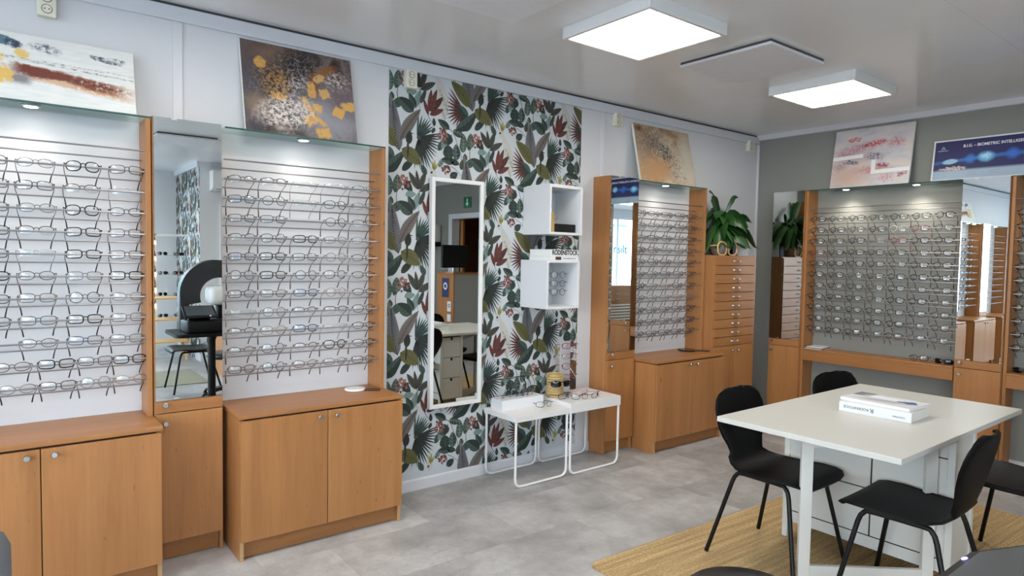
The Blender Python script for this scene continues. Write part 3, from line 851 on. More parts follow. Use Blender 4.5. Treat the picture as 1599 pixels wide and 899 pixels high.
def stool(label, x, y, h=.50):
    t = thing('round_stool', label, 'stool', (x, y, 0), 0, 'black padded round stools')
    obj('seat', MB().lathe([(.05, h - .065), (.17, h - .06), (.192, h - .04), (.195, h - .018), (.178, h - .002), (.12, h), (.0, h + .001)][:-1], 0, 0, 0, 40), 'black_vinyl', t, smooth=70)
    obj('gas_column', MB().lathe([(.03, .10), (.03, .30), (.018, .30), (.018, h - .06)], 0, 0, 0, 20), 'black_metal', t, smooth=True)
    obj('height_lever', MB().tube([(.02, 0, h - .075), (.14, .02, h - .08), (.16, .022, h - .078)], .005, 8), 'black_metal', t, smooth=True)
    for k in range(5):
        a = 2 * PI * k / 5 + .3
        l = obj('leg', MB().tube([(.02 * math.cos(a), .02 * math.sin(a), .11), (.26 * math.cos(a), .26 * math.sin(a), .062)], [.02, .012], 8), 'black_metal', t, smooth=True)
        obj('caster', MB().lathe([(.026, -.012), (.028, 0), (.026, .012)], .265 * math.cos(a), .265 * math.sin(a), .029, 16, axis='x'), 'black_plastic', l, smooth=True)
M['black_vinyl'] = simple('black_vinyl', (20, 22, 26), .35)
stool('black round stool at the bottom edge of the photo', 1.775, 1.085, .475)
stool('black padded round stool seen in the tall left cabinet mirror', 1.80, -.22, .47)
# ---------------------------------------------------------------- eyeglasses
GM = {
 'black': simple('black_acetate', (22, 22, 24), .25), 'dark': simple('gunmetal_frame', (46, 46, 50), .3, .4),
 'silver': simple('silver_frame', (128, 126, 124), .3, .6), 'gold': simple('pale_gold_frame', (170, 138, 96), .3, .6),
 'brown': simple('brown_frame', (88, 60, 44), .3), 'red': simple('dark_red_frame', (142, 34, 44), .3), 'navy': simple('navy_frame', (30, 40, 72), .3),
 'grey': simple('grey_frame', (88, 88, 92), .3, .4), 'tortoise': simple('tortoise_frame', (70, 46, 30), .25, noise_amt=.6, noise_scale=120),
 'clear': simple('translucent_pale_frame', (206, 206, 202), .2), 'pink': simple('pink_frame', (214, 128, 150), .3), 'violet': simple('violet_frame', (84, 80, 120), .3)}
LM = {'plain': thin_glass('demo_lens', (.97, .98, .98, 1), .06, .17), 'blue': thin_glass('blue_coated_lens', (.90, .94, .99, 1), .08, .08), 'sun': simple('dark_sun_lens', (12, 12, 14), .08)}
TIP = simple('black_temple_tip', (20, 19, 20), .35)
PAD = thin_glass('nose_pad', (.9, .9, .88, 1), .1, .2)
#            half w, half h, superellipse exponent, top flatness
SH = {'rect': (.0278, .0180, 3.6, 0), 'oval': (.0272, .0180, 2.2, 0), 'round': (.0240, .0230, 2.0, 0), 'panto': (.0265, .0215, 2.5, .25), 'aviator': (.0285, .0225, 2.5, .5)}
def lens_outline(shape, n=26):
    a, b, e, fl = SH[shape]; out = []
    for k in range(n):
        t = 2 * PI * k / n; c, s = math.cos(t), math.sin(t)
        x = a * math.copysign(abs(c) ** (2 / e), c); z = b * math.copysign(abs(s) ** (2 / e), s)
        if z < 0: x *= 1 - fl * .35 * (-z / b)
        out.append((x, z))
    return out
GC = {}
def glasses_meshes(shape, rim, col, lens='plain'):
    key = (shape, rim, col, lens)
    if key in GC: return GC[key]
    a = SH[shape][0]; cx = a + .0085; thick = {'thick': .0021, 'thin': .0016, 'half': .0019, 'rimless': 0}[rim]
    fr = MB(); out = lens_outline(shape)
    def curve(x): return .9 * (x * x) / .14         # wrap of the front
    for sx in (-1, 1):
        pts = [(sx * (cx + x), curve(cx + x), z) for x, z in out]
        if rim in ('thick', 'thin'): fr.tube(pts, thick, 6, closed=True, squash=1.25 if rim == 'thick' else 1)
        if rim == 'half':
            m = len(pts); seg = [pts[k % m] for k in range(0, m // 2 + 1)]
            fr.tube(seg, thick, 6); low = [pts[k % m] for k in range(m // 2, m + 1)]; fr.tube(low, .0004, 4)
        # end piece to the hinge
        hx = .0685; r = max(thick, .0011)
        fr.tube([(sx * (cx + a - .001), curve(cx + a), SH[shape][1] * .45), (sx * (hx - .003), curve(cx + a) + .0008, .0095), (sx * hx, .008, .0095)], r * 1.15, 6)
    bw = cx - a + .001; bz = SH[shape][1] * .35
    fr.tube([(-bw, .0004, bz), (-bw * .5, -.0012, bz + .0035), (0, -.0018, bz + .0045), (bw * .5, -.0012, bz + .0035), (bw, .0004, bz)], max(thick, .0010) * 1.05, 6)
    if rim != 'thick':
        for sx in (-1, 1): fr.tube([(sx * .0085, .0015, .001), (sx * .0080, .006, -.001), (sx * .0085, .0075, -.006)], .0005, 4)
    lens_m = []
    for sx in (-1, 1):
        lb = MB(); n = len(out); prev = None
        for side, dy in ((0, -.0006), (1, .0006)):
            base = len(lb.v)
            for q in (1.0, .6, .25):
                for x, z in out:
                    X = cx + x * q * .985; lb.v.append((sx * X, curve(X) * .8 + curve(cx) * .2 + dy - .0016 * (1 - q * q), z * q * .985))
            lb.v.append((sx * cx, curve(cx) + dy - .0016, 0))
            for r_ in range(2):
                for k in range(n):
                    k2 = (k + 1) % n; f = (base + r_ * n + k, base + r_ * n + k2, base + (r_ + 1) * n + k2, base + (r_ + 1) * n + k)
                    lb.f.append(f if side == 0 else f[::-1]); lb.m.append(0)
            for k in range(n):
                f = (base + 2 * n + k, base + 2 * n + (k + 1) % n, base + 3 * n); lb.f.append(f if side == 0 else f[::-1]); lb.m.append(0)
            if side:
                for k in range(n): lb.f.append((k, (k + 1) % n, base + (k + 1) % n, base + k)); lb.m.append(0)
        lens_m.append(lb.mesh('lens', LM[lens], smooth=60))
    temple = []
    for sx in (-1, 1):
        tb = MB(); r = {'thick': .0016, 'thin': .0016, 'half': .0016, 'rimless': .0009}[rim]
        hx = .0685
        tb.tube([(sx * hx, .008, .0095), (sx * (hx + .0005), .03, .0092), (sx * (hx - .002), .065, .0085), (sx * (hx - .006), .092, .0075)], r, 6, squash=1.5 if rim == 'thick' else 1)
        tb.tube([(sx * (hx - .0055), .088, .0076), (sx * (hx - .009), .102, .0055), (sx * (hx - .013), .120, -.006), (sx * (hx - .016), .138, -.020)], [r, r * 1.3, r * 1.6, r * 1.7], 6, mi=1)
        temple.append(tb.mesh('temple', [GM[col], TIP if col not in ('red', 'pink', 'clear', 'tortoise') else GM[col]], smooth=60))
    front = fr.mesh('frame', GM[col], smooth=60)
    GC[key] = (front, lens_m, temple)
    return GC[key]

COLW = {'black': 'black', 'dark': 'gunmetal', 'silver': 'silver', 'gold': 'pale gold', 'brown': 'brown', 'red': 'dark red', 'navy': 'navy', 'grey': 'grey', 'tortoise': 'tortoise', 'clear': 'translucent', 'pink': 'pink', 'violet': 'violet'}
RIMW = {'thick': 'thick', 'thin': 'thin', 'half': 'half-rim', 'rimless': 'rimless'}
SHW = {'rect': 'rectangular', 'oval': 'oval', 'round': 'round', 'panto': 'rounded', 'aviator': 'aviator'}
ORD = ['', 'first', 'second', 'third', 'fourth', 'fifth', 'sixth', 'seventh', 'eighth', 'ninth', 'tenth', 'eleventh', 'twelfth']
def look(s): sh, rim, col = s[:3]; return '%s %s %s' % (RIMW[rim], COLW[col], SHW[sh])
def eyeglasses(spec, label, mat, group, kindname='eyeglasses', cat='glasses', drop=0.0):
    sh, rim, col = spec[:3]; ln = spec[3] if len(spec) > 3 else 'plain'
    f, l, tp = glasses_meshes(sh, rim, col, ln)
    t = bpy.data.objects.new(kindname, None); C.objects.link(t); t.empty_display_size = .02
    t.matrix_world = mat
    tag(t, label, cat, group)
    for nm, me in (('frame', f), ('lens', l[0]), ('lens', l[1]), ('temple', tp[0]), ('temple', tp[1])):
        o = bpy.data.objects.new(nm, me); C.objects.link(o); o.parent = t
        if drop and nm == 'temple':
            h = Vector((0, .008, .0095)); o.matrix_local = Matrix.Translation(h) @ Matrix.Rotation(drop, 4, 'X') @ Matrix.Translation(-h)
    return t

SP = {'O': ('oval', 'thin', 'silver'), 'Og': ('oval', 'thin', 'gold'), 'Od': ('oval', 'thin', 'dark'), 'Ob': ('oval', 'thin', 'black'), 'Obr': ('oval', 'thin', 'brown'), 'OgR': ('oval', 'thin', 'grey'),
 'R': ('rect', 'thin', 'black'), 'RT': ('rect', 'thick', 'black'), 'Rd': ('rect', 'thin', 'dark'), 'Rg': ('rect', 'thin', 'grey'), 'Rbr': ('rect', 'thin', 'brown'), 'Rn': ('rect', 'thin', 'navy'), 'RB': ('rect', 'thin', 'black', 'blue'), 'RTB': ('rect', 'thick', 'black', 'blue'),
 'H': ('rect', 'half', 'black'), 'Hbr': ('oval', 'half', 'brown'), 'Hd': ('oval', 'half', 'dark'), 'L': ('oval', 'rimless', 'silver'), 'Lg': ('rect', 'rimless', 'gold'), 'Lb': ('rect', 'rimless', 'dark'),
 'C': ('round', 'thin', 'dark'), 'Cs': ('round', 'thin', 'silver'), 'Cg': ('round', 'thin', 'gold'), 'Cb': ('round', 'thin', 'black'), 'Cbr': ('round', 'thin', 'brown'),
 'P': ('panto', 'thick', 'black'), 'PB': ('panto', 'thick', 'black', 'blue'), 'Pd': ('panto', 'thin', 'dark'), 'Pb': ('panto', 'thin', 'black'), 'Pt': ('panto', 'thick', 'tortoise'), 'Pr': ('panto', 'thick', 'red'), 'Pg': ('panto', 'thick', 'grey'), 'Pc': ('panto', 'thick', 'clear'),
 'A': ('aviator', 'thin', 'gold'), 'Rr': ('rect', 'thick', 'red'), 'X': None}
rnd = random.Random(11)
def fill_rack(rows, rackname, group, base, xs, fz=0.0, ordside='left', total=None):
    """rows: spec codes per row; base: rack matrix; xs: positions along the rack"""
    for i, row in enumerate(rows):
        codes = row.split(); px = xs[i] if isinstance(xs[0], (list, tuple)) else xs
        n = 0
        for k, code in enumerate(codes):
            sp = SP[code]; n += 1
            if sp is None: n -= 1; continue
            z = rod_z(i + 1) + fz
            tilt = rad(-4 + rnd.uniform(-2, 2))
            # origin of the glasses: lens centre just in front of the front rod
            m = base @ rotm((px[k] + rnd.uniform(-.004, .004), -.1505, z + .0035 + rnd.uniform(-.0015, .0015)), rx=tilt, rz=rad(rnd.uniform(-2, 2)))
            # keep the lenses near upright: the front leans less than the temples
            pos = ORD[n]
            eyeglasses(sp, '%s eyeglasses, %s from left in %s row of %s' % (look(sp), pos, ORD[i + 1], rackname), m, group, drop=rad(-26))

R1 = ['R O P R', 'R R Hbr L', 'R O P Ob', 'R Hbr RT Rd', 'R Lb RT Rd', 'RT Od Rg RT', 'R Rbr Cb O', 'R Rd RT Rbr', 'X OgR Rn Rg', 'Obr RT Rd RT', 'O R Cs Og']
X1 = [[-.045 + .002 * 0, .118, .285, .452]] * 9 + [[.030, .185, .325, .465], [.040, .185, .325, .463]]
X1 = [[x + .325 for x in r] for r in X1]
bm1 = Matrix.Translation((-.325, YW, 0))
fill_rack(R1, 'rack under white painting', 'eyeglasses on the rack under the white painting', bm1, X1)
R2 = ['Hbr H L L O', 'RB C L Pb O', 'R R X Cb H', 'Hd Pd RT O O', 'RB RT R Cs Ob', 'C RT C Pb Ob', 'R Rbr RB Cg Ob', 'Lg Cs Hd H Pb', 'Hbr A RB L Ob', 'Hbr C Hbr P Ob', 'R C Obr O R']
X2 = [x - .872 for x in (.958, 1.118, 1.288, 1.457, 1.622)]
fill_rack(R2, 'rack under gold-flaked painting', 'eyeglasses on the rack under the dark painting', Matrix.Translation((.872, YW, 0)), X2)
R3 = ['C Od R C Ob', 'Cs O Ob C R', 'O R Cb Cs Ob', 'RT C O Cs Od', 'C Cb R O Ob', 'Od C RB R Ob', 'P O Og R Ob', 'C Cs O Og O', 'RT C R R RT', 'C Od C R RT', 'R C R R R']
X3 = [x - 3.888 for x in (3.968, 4.128, 4.292, 4.456, 4.618)]
fill_rack(R3, 'rack under sandy painting', 'eyeglasses on the rack under the sandy painting', Matrix.Translation((3.888, YW, 0)), X3)
R4 = ['P P P Pb P P P', 'P P Cb P Pc Pr Pb', 'P Pb P L Pr P P', 'Pr P P P P Pb P', 'P P P P Pb P P', 'P P Pd Pt PB PB PB', 'Pt Pt P Pb P Pg Pg', 'P RT P Pb P P Pg', 'P P P P P Pb Pt', 'P P P P P Pg Pt', 'P P P Pg Pt Pg Pg']
X4 = [.098, .265, .430, .593, .757, .915, 1.080]
E4 = Matrix.Translation((XE, 3.000, 0)) @ Matrix.Rotation(RW, 4, 'Z')
fill_rack(R4, 'rack under pink painting', 'eyeglasses on the rack under the pink painting', E4, X4, fz=.012)
E5 = Matrix.Translation((XE, 1.498, 0)) @ Matrix.Rotation(RW, 4, 'Z')
R5 = ['P P', 'P Pb', 'P P', 'Pd P', 'P P', 'P PB', 'P P', 'Pt P', 'P P', 'P Pg', 'P P']
fill_rack(R5, 'rack at right photo edge', 'eyeglasses on the rack at the right edge', E5, [.098, .265], fz=.012)

# eyeglasses that lie or hang elsewhere
def lay(spec, x, y, z, rz, label, group=None, upside=False, name='eyeglasses', cat='glasses', lift=None):
    hh = SH[spec[0]][1] + (.002 if spec[1] == 'thick' else .0012)
    if upside: m = rotm((x, y, z + .0105 + .002), rx=PI + rad(-4), rz=rz)
    else: m = rotm((x, y, z + hh), rx=rad(-4), rz=rz)
    return eyeglasses(spec, label, m, group, name, cat)
lay(('rect', 'thick', 'black'), 3.115, 3.345, .500, rad(14), 'black-rimmed eyeglasses lying on the higher white side table', 'eyeglasses lying on the side tables')
lay(('oval', 'thin', 'dark'), 3.175, 3.265, .500, rad(-20), 'thin dark eyeglasses nearest the front edge of the higher side table', 'eyeglasses lying on the side tables')
lay(('rect', 'thin', 'pink'), 3.295, 3.360, .500, rad(5), 'pink eyeglasses lying on the higher side table below the red ones', 'eyeglasses lying on the side tables')
lay(('oval', 'thin', 'black'), 3.330, 3.255, .500, rad(25), 'thin black eyeglasses on the higher side table, closest to its right leg', 'eyeglasses lying on the side tables')
lay(('oval', 'thin', 'dark'), 2.915, 3.340, .466, rad(-8), 'single thin eyeglasses lying on the lower white side table', 'eyeglasses lying on the side tables')
# on the end wall desk
lay(('panto', 'thick', 'tortoise'), XE - .115, 2.065, .722, RW + rad(8), 'tortoise eyeglasses lying on the wall desk beside the sunglasses', 'eyeglasses lying on the wall desk')
lay(('rect', 'thick', 'black', 'sun'), XE - .12, 1.895, .722, RW - rad(4), 'black sunglasses lying on the wall desk under the pink-painting rack', None, name='sunglasses', cat='sunglasses')
lay(('rect', 'thick', 'black', 'sun'), XE - .10, 1.395, .722, RW + rad(4), 'black sunglasses lying on the wall desk at the right edge', None, name='sunglasses', cat='sunglasses')
# three pairs in the lower cube, clipped with one temple to its side
for k, (sp, nm) in enumerate(((('round', 'thin', 'silver'), 'silver round eyeglasses at the top inside the lower wall cube'), (('round', 'thin', 'violet'), 'violet round eyeglasses in the middle inside the lower wall cube'), (('round', 'thin', 'navy'), 'dark blue round eyeglasses at the bottom inside the lower wall cube'))):
    eyeglasses(sp, nm, rotm((3.070, 3.405, 1.366 - .060 * k), rx=rad(-2), rz=rad(-20)), 'round eyeglasses inside the lower wall cube')
# ---------------------------------------------------------------- botanical wallpaper: one printed sheet, drawn as flat shapes in its own mesh
WPC = [('paper', (190, 195, 199)), ('grey_leaf', (104, 104, 108)), ('grey_brown', (112, 104, 100)), ('teal', (38, 58, 56)), ('dark_palm', (34, 40, 36)), ('olive', (92, 90, 52)), ('olive_dark', (56, 58, 34)),
       ('green', (62, 80, 72)), ('green_dark', (36, 50, 46)), ('maroon', (98, 52, 46)), ('maroon_dark', (64, 38, 36)), ('berry', (138, 92, 84)), ('berry_dark', (74, 48, 46)), ('stem', (66, 68, 62)),
       ('brown_leaf', (68, 68, 60)), ('cream', (184, 182, 174)), ('yellow', (150, 144, 88)), ('vein', (30, 34, 34)), ('pale_green', (112, 124, 116)), ('bird', (34, 38, 32)), ('seafoam', (112, 132, 128))]
WPI = {n: i for i, (n, c) in enumerate(WPC)}
for n, c in WPC: M['wp_' + n] = simple('wallpaper_' + n, c, .8, noise_amt=.10 if n != 'paper' else .02, noise_scale=45)
# pixel of the crop used to draw the motif -> wall metres (u right, w up), relative to the red plant base
_o = Vector((0, 0, 0))
def cam_ray(px, py):
    x = (px - 799.5) / 1021.43; y = -(py - 449.5) / 1021.43
    return CAM_F + CAM_R * x + CAM_U * y
def crop(px, py):
    d = cam_ray(596 + px / 4.731, 100 + py / 4.731); d = d * (YW / d.y)
    return (d.x, d.z + 1.485)
RED0 = crop(350, 370)
def uv(px, py): a = crop(px, py); return (a[0] - RED0[0], a[1] - RED0[1])
SHAPES = []   # (layer, colour, polygon) relative
def leafpoly(b, t, w, bend=0.0, n=9, tip=.9, base=.5):
    """blade from b to t, full width w"""
    bx, bz = b; tx, tz = t; L = math.hypot(tx - bx, tz - bz); dx, dz = (tx - bx) / L, (tz - bz) / L; nx, nz = -dz, dx
    L_, R_ = [], []
    for k in range(n + 1):
        s = k / n; wd = w / 2 * (math.sin(PI * s ** .8) ** .75 if 0 < s < 1 else 0); c = bend * math.sin(PI * s) * L
        cx, cz = bx + dx * L * s + nx * c, bz + dz * L * s + nz * c
        L_.append((cx + nx * wd, cz + nz * wd)); R_.append((cx - nx * wd, cz - nz * wd))
    mid = [((a[0] + c_[0]) / 2, (a[1] + c_[1]) / 2) for a, c_ in zip(L_, R_)]
    return L_ + R_[::-1][1:-1], mid, L_, R_
def stroke(pts, w0, w1=None):
    w1 = w0 if w1 is None else w1; A, B = [], []
    for k, p in enumerate(pts):
        q0 = pts[max(k - 1, 0)]; q1 = pts[min(k + 1, len(pts) - 1)]; dx, dz = q1[0] - q0[0], q1[1] - q0[1]; l = math.hypot(dx, dz) or 1
        w = (w0 + (w1 - w0) * k / (len(pts) - 1)) / 2
        A.append((p[0] - dz / l * w, p[1] + dx / l * w)); B.append((p[0] + dz / l * w, p[1] - dx / l * w))
    return A + B[::-1]
def leaf(layer, b, t, wpx, col, vein='vein', nv=7, bend=0.0, half=None):
    w = wpx / 1000.0
    poly, mid, L_, R_ = leafpoly(uv(*b), uv(*t), w, bend)
    SHAPES.append((layer, col, poly))
    if half: SHAPES.append((layer + .2, half, mid + R_[::-1][1:-1]))
    if vein:
        SHAPES.append((layer + .4, vein, stroke(mid[:-1], .0036, .0016)))
        n = len(mid)
        for k in range(nv):
            s = (k + .6) / nv * (n - 2); i = int(s); f = s - i
            m0 = (mid[i][0] + (mid[i + 1][0] - mid[i][0]) * f, mid[i][1] + (mid[i + 1][1] - mid[i][1]) * f)
            s2 = min(n - 1.001, s + 1.1); i2 = int(s2); f2 = s2 - i2
            for S in (L_, R_):
                e = (S[i2][0] + (S[i2 + 1][0] - S[i2][0]) * f2, S[i2][1] + (S[i2 + 1][1] - S[i2][1]) * f2)
                e = (m0[0] + (e[0] - m0[0]) * .9, m0[1] + (e[1] - m0[1]) * .9)
                SHAPES.append((layer + .4, vein, stroke([m0, e], .0034, .0010)))
def fan(layer, c, tips, wpx, col, core=None, col2=None):
    cx = uv(*c)
    for k, tp in enumerate(tips):
        p, mid, _, _ = leafpoly(cx, uv(*tp), wpx / 1150.0, 0, 6)
        SHAPES.append((layer + (.05 if k % 2 else 0), col if (k % 2 or not col2) else col2, p))
    if core:
        SHAPES.append((layer + .1, core, [(cx[0] + .014 * math.cos(a * PI / 4), cx[1] + .014 * math.sin(a * PI / 4)) for a in range(8)]))
def interp(pts, n):
    out = []
    for k in range(n):
        s = k / (n - 1) * (len(pts) - 1); i = min(int(s), len(pts) - 2); f = s - i
        out.append((pts[i][0] + (pts[i + 1][0] - pts[i][0]) * f, pts[i][1] + (pts[i + 1][1] - pts[i][1]) * f))
    return out
def cluster(layer, c, rx, ry, n=34):
    r_ = random.Random(int(c[0] * 7 + c[1])); cx, cz = uv(*c)
    for k in range(n):
        a = r_.uniform(0, 2 * PI); q = math.sqrt(r_.random()); x = cx + rx / 1000 * q * math.cos(a); z = cz + ry / 1400 * q * math.sin(a); rr = r_.uniform(.0055, .008)
        SHAPES.append((layer + .01 * (k % 10), 'berry' if k % 3 else 'berry_dark', [(x + rr * math.cos(j * PI / 3), z + rr * 1.15 * math.sin(j * PI / 3)) for j in range(6)]))
def stemline(layer, pts, w=.004, col='stem'):
    SHAPES.append((layer, col, stroke([uv(*p) for p in interp(pts, max(3, len(pts) * 2))], w, w * .6)))
# seafoam washes and stems at the back
leaf(1, (235, 330), (290, 190), 46, 'seafoam', None); leaf(1, (440, 620), (520, 520), 60, 'seafoam', None)
# cockatoo: pale body, crest
leaf(1.2, (470, 400), (395, 60), 74, 'cream', None, bend=-.06); leaf(1.3, (470, 415), (440, 330), 34, 'cream', 'pale_green', 4)
leaf(1.3, (490, 360), (420, 170), 46, 'cream', 'grey_leaf', 5)
leaf(1.5, (385, 790), (392, 705), 20, 'yellow', None); leaf(1.5, (392, 780), (415, 730), 14, 'yellow', None); leaf(1.5, (380, 780), (372, 712), 12, 'yellow', None)
leaf(1.2, (375, 840), (380, 745), 44, 'cream', None); leaf(1.8, (362, 806), (376, 794), 14, 'vein', None)
# feather leaves
leaf(4, (130, 640), (84, 262), 96, 'grey_leaf', 'vein', 17, bend=.05); leaf(4.5, (136, 560), (288, 332), 74, 'grey_brown', 'vein', 17, bend=.04)
leaf(3.6, (105, 430), (62, 210), 34, 'pale_green', 'stem', 5)
# palms
fan(3, (262, 545), [(272, 352), (300, 372), (322, 392), (342, 400), (360, 410), (372, 432), (385, 455), (392, 478)], 17, 'teal', None, 'green')
fan(3.2, (272, 542), [(436, 512), (448, 532), (444, 558), (440, 585), (430, 612), (428, 640), (410, 664), (402, 690), (388, 716), (374, 748), (362, 784), (340, 778), (318, 786), (300, 760), (282, 782), (262, 762), (240, 778), (222, 750)], 15, 'dark_palm', 'brown_leaf', 'green_dark')
fan(2.4, (604, 346), [(500, 172), (488, 205), (482, 240), (478, 272), (474, 305), (478, 338), (474, 372), (482, 402), (498, 430), (520, 452), (545, 462), (570, 468)], 17, 'maroon_dark', 'maroon', 'maroon')
# olive leaves
leaf(5, (148, 622), (292, 742), 92, 'olive', 'olive_dark', 8, bend=.03); leaf(5, (652, 322), (512, 124), 84, 'olive', 'olive_dark', 12, bend=-.05)
# dark green group
leaf(3.4, (636, 402), (556, 296), 64, 'green_dark', 'teal', 4, half='green'); leaf(3.8, (545, 490), (702, 352), 72, 'green', 'vein', 5, bend=-.08, half='green_dark')
leaf(3.7, (690, 480), (760, 420), 46, 'green_dark', 'vein', 4); leaf(3.5, (590, 440), (700, 392), 40, 'green_dark', None)
# hummingbird
leaf(5.6, (196, 592), (208, 490), 46, 'bird', None); leaf(5.7, (190, 700), (198, 575), 13, 'bird', None); leaf(5.7, (210, 505), (238, 518), 6, 'bird', None); leaf(5.8, (205, 560), (185, 612), 16, 'green_dark', None)
# red plant
leaf(4, (345, 378), (306, 248), 26, 'maroon', 'maroon_dark', 3); leaf(4, (350, 352), (366, 186), 36, 'maroon', 'maroon_dark', 4); leaf(4.2, (356, 350), (408, 186), 38, 'maroon', 'maroon_dark', 4)
leaf(4.1, (360, 350), (454, 244), 44, 'maroon_dark', 'maroon', 4); leaf(4, (354, 374), (458, 336), 38, 'maroon', 'maroon_dark', 4)
stemline(2, [(340, 372), (350, 402), (388, 452)], .004); leaf(3, (388, 460), (384, 396), 26, 'green_dark', None); leaf(3, (392, 470), (370, 512), 24, 'green_dark', None)
# berry branch
stemline(2.6, [(470, 480), (512, 486), (540, 530), (556, 590), (584, 660), (598, 780)], .005)
leaf(2.7, (490, 600), (478, 506), 84, 'green', 'vein', 3, half='green_dark'); cluster(3.2, (450, 520), 38, 62, 46)
leaf(3, (500, 480), (414, 408), 50, 'green', 'vein', 4, half='green_dark'); leaf(3, (526, 490), (612, 540), 50, 'green', 'pale_green', 4, half='green_dark')
leaf(3, (598, 656), (602, 546), 54, 'green', 'pale_green', 4); leaf(3, (498, 700), (488, 596), 84, 'green_dark', 'green', 4); leaf(3.1, (552, 712), (548, 590), 60, 'green', 'pale_green', 4, half='green_dark')
leaf(3, (540, 722), (440, 702), 54, 'green', 'vein', 4, half='green_dark'); leaf(3, (510, 712), (574, 742), 42, 'green_dark', 'green', 3)
stemline(2.6, [(510, 755), (548, 780), (586, 826)], .004); cluster(3.2, (474, 780), 33, 42, 32); leaf(2.8, (505, 842), (560, 804), 50, 'green_dark', 'green', 3)
# second berry twig and its leaves
stemline(2.6, [(118, 258), (112, 200), (126, 148), (160, 150)], .005); cluster(3.2, (172, 108), 42, 62, 46)
leaf(3, (124, 160), (122, 40), 62, 'green', 'pale_green', 4); leaf(3, (60, 178), (60, 40), 56, 'green', 'pale_green', 4)
leaf(3.3, (235, 352), (126, 242), 78, 'green', 'vein', 5, half='green_dark'); leaf(3, (250, 320), (200, 214), 44, 'green', None, half='green_dark')
leaf(2.4, (180, 200), (262, 206), 44, 'seafoam', None)
leaf(3, (285, 292), (330, 180), 30, 'green_dark', 'green', 3)
# three-leaf spray
leaf(3.5, (282, 176), (206, 30), 42, 'brown_leaf', 'vein', 8); leaf(3.6, (282, 172), (262, 24), 28, 'brown_leaf', 'vein', 6); leaf(3.7, (284, 172), (334, 40), 40, 'brown_leaf', 'vein', 8); leaf(3.8, (286, 188), (398, 138), 44, 'brown_leaf', 'vein', 6)
stemline(2.2, [(284, 180), (276, 250), (280, 330)], .003)
leaf(3.3, (150, 786), (222, 716), 42, 'green_dark', 'green', 3); leaf(2.9, (60, 800), (140, 660), 60, 'green_dark', 'green', 4)
leaf(3, (76, 262), (72, 200), 36, 'brown_leaf', None)

for b_, t_, w_, c_ in (((470, 300), (430, 210), 46, 'seafoam'), ((60, 640), (20, 720), 60, 'green_dark'), ((700, 260), (742, 170), 50, 'grey_leaf'), ((130, 700), (60, 770), 50, 'green'), ((420, 640), (452, 560), 40, 'green'),
        ((640, 640), (668, 520), 46, 'green'), ((620, 760), (700, 700), 54, 'green'), ((330, 820), (290, 740), 40, 'green'), ((560, 240), (600, 160), 40, 'green_dark'), ((216, 470), (160, 420), 36, 'green'), ((420, 760), (462, 690), 36, 'seafoam'), ((700, 560), (752, 640), 50, 'green_dark'), ((40, 330), (66, 240), 46, 'brown_leaf')):
    leaf(.6, b_, t_, w_, c_, 'vein', 4)
def clip(poly, x0, x1, z0, z1):
    def cut(P, f, inter):
        out = []
        for a, b in zip(P, P[1:] + P[:1]):
            ia, ib = f(a), f(b)
            if ia: out.append(a)
            if ia != ib: out.append(inter(a, b))
        return out
    for ax, lim, sg in ((0, x0, 1), (0, x1, -1), (1, z0, 1), (1, z1, -1)):
        def f(p): return (p[ax] - lim) * sg >= 0
        def inter(a, b):
            t = (lim - a[ax]) / (b[ax] - a[ax]); q = [0, 0]; q[ax] = lim; q[1 - ax] = a[1 - ax] + (b[1 - ax] - a[1 - ax]) * t; return tuple(q)
        poly = cut(poly, f, inter)
        if len(poly) < 3: return None
    return poly
def wallpaper(name, x0, x1, z0, z1, place, label, par=None, dx=0.0):
    """place(u, z, d) -> world point; d = distance off the wall"""
    mb = MB()
    mb.quad([place(x0, z0, .0006), place(x1, z0, .0006), place(x1, z1, .0006), place(x0, z1, .0006)], 0)
    P, Pv = .533, .6255
    for i in range(-3, 8):
        for j in range(-3, 8):
            ox = RED0[0] + dx + P * i; oz = RED0[1] + Pv * j - (Pv / 2 if i % 2 else 0)
            if ox < x0 - .6 or ox > x1 + .6 or oz < z0 - .7 or oz > z1 + .7: continue
            for layer, col, poly in SHAPES:
                q = clip([(ox + a, oz + b) for a, b in poly], x0, x1, z0, z1)
                if q:
                    A = sum(a[0] * b[1] - b[0] * a[1] for a, b in zip(q, q[1:] + q[:1]))
                    if abs(A) < 1e-7: continue
                    if A < 0: q = q[::-1]
                    # neighbouring tiles get their own height so that nothing is coplanar
                    d = .0008 + .00022 * layer + .000006 * ((i * 3 + j) % 7)
                    mb.quad([place(a, b, d) for a, b in q], WPI[col])
    me = mb.mesh(name, ['wp_' + n for n, c in WPC], fix=False)
    o = bpy.data.objects.new(name, me); C.objects.link(o)
    return o
w = wallpaper('wallpaper', 1.842, 3.432, .072, 2.606, lambda u, z, d: (u, YW - d, z), '')
tag(w, 'botanical leaf wallpaper panel covering the middle of the long wall', 'wallpaper')
w = wallpaper('wallpaper', 0, 1.50, .0, 2.62, lambda u, z, d: (XR - d, YB2 + u, z), '', dx=-1.9)
tag(w, 'botanical leaf wallpaper on the far wall seen in the tall left mirror', 'wallpaper')
M['dark_hood'] = simple('dark_grey_hood', (46, 48, 52), .4)
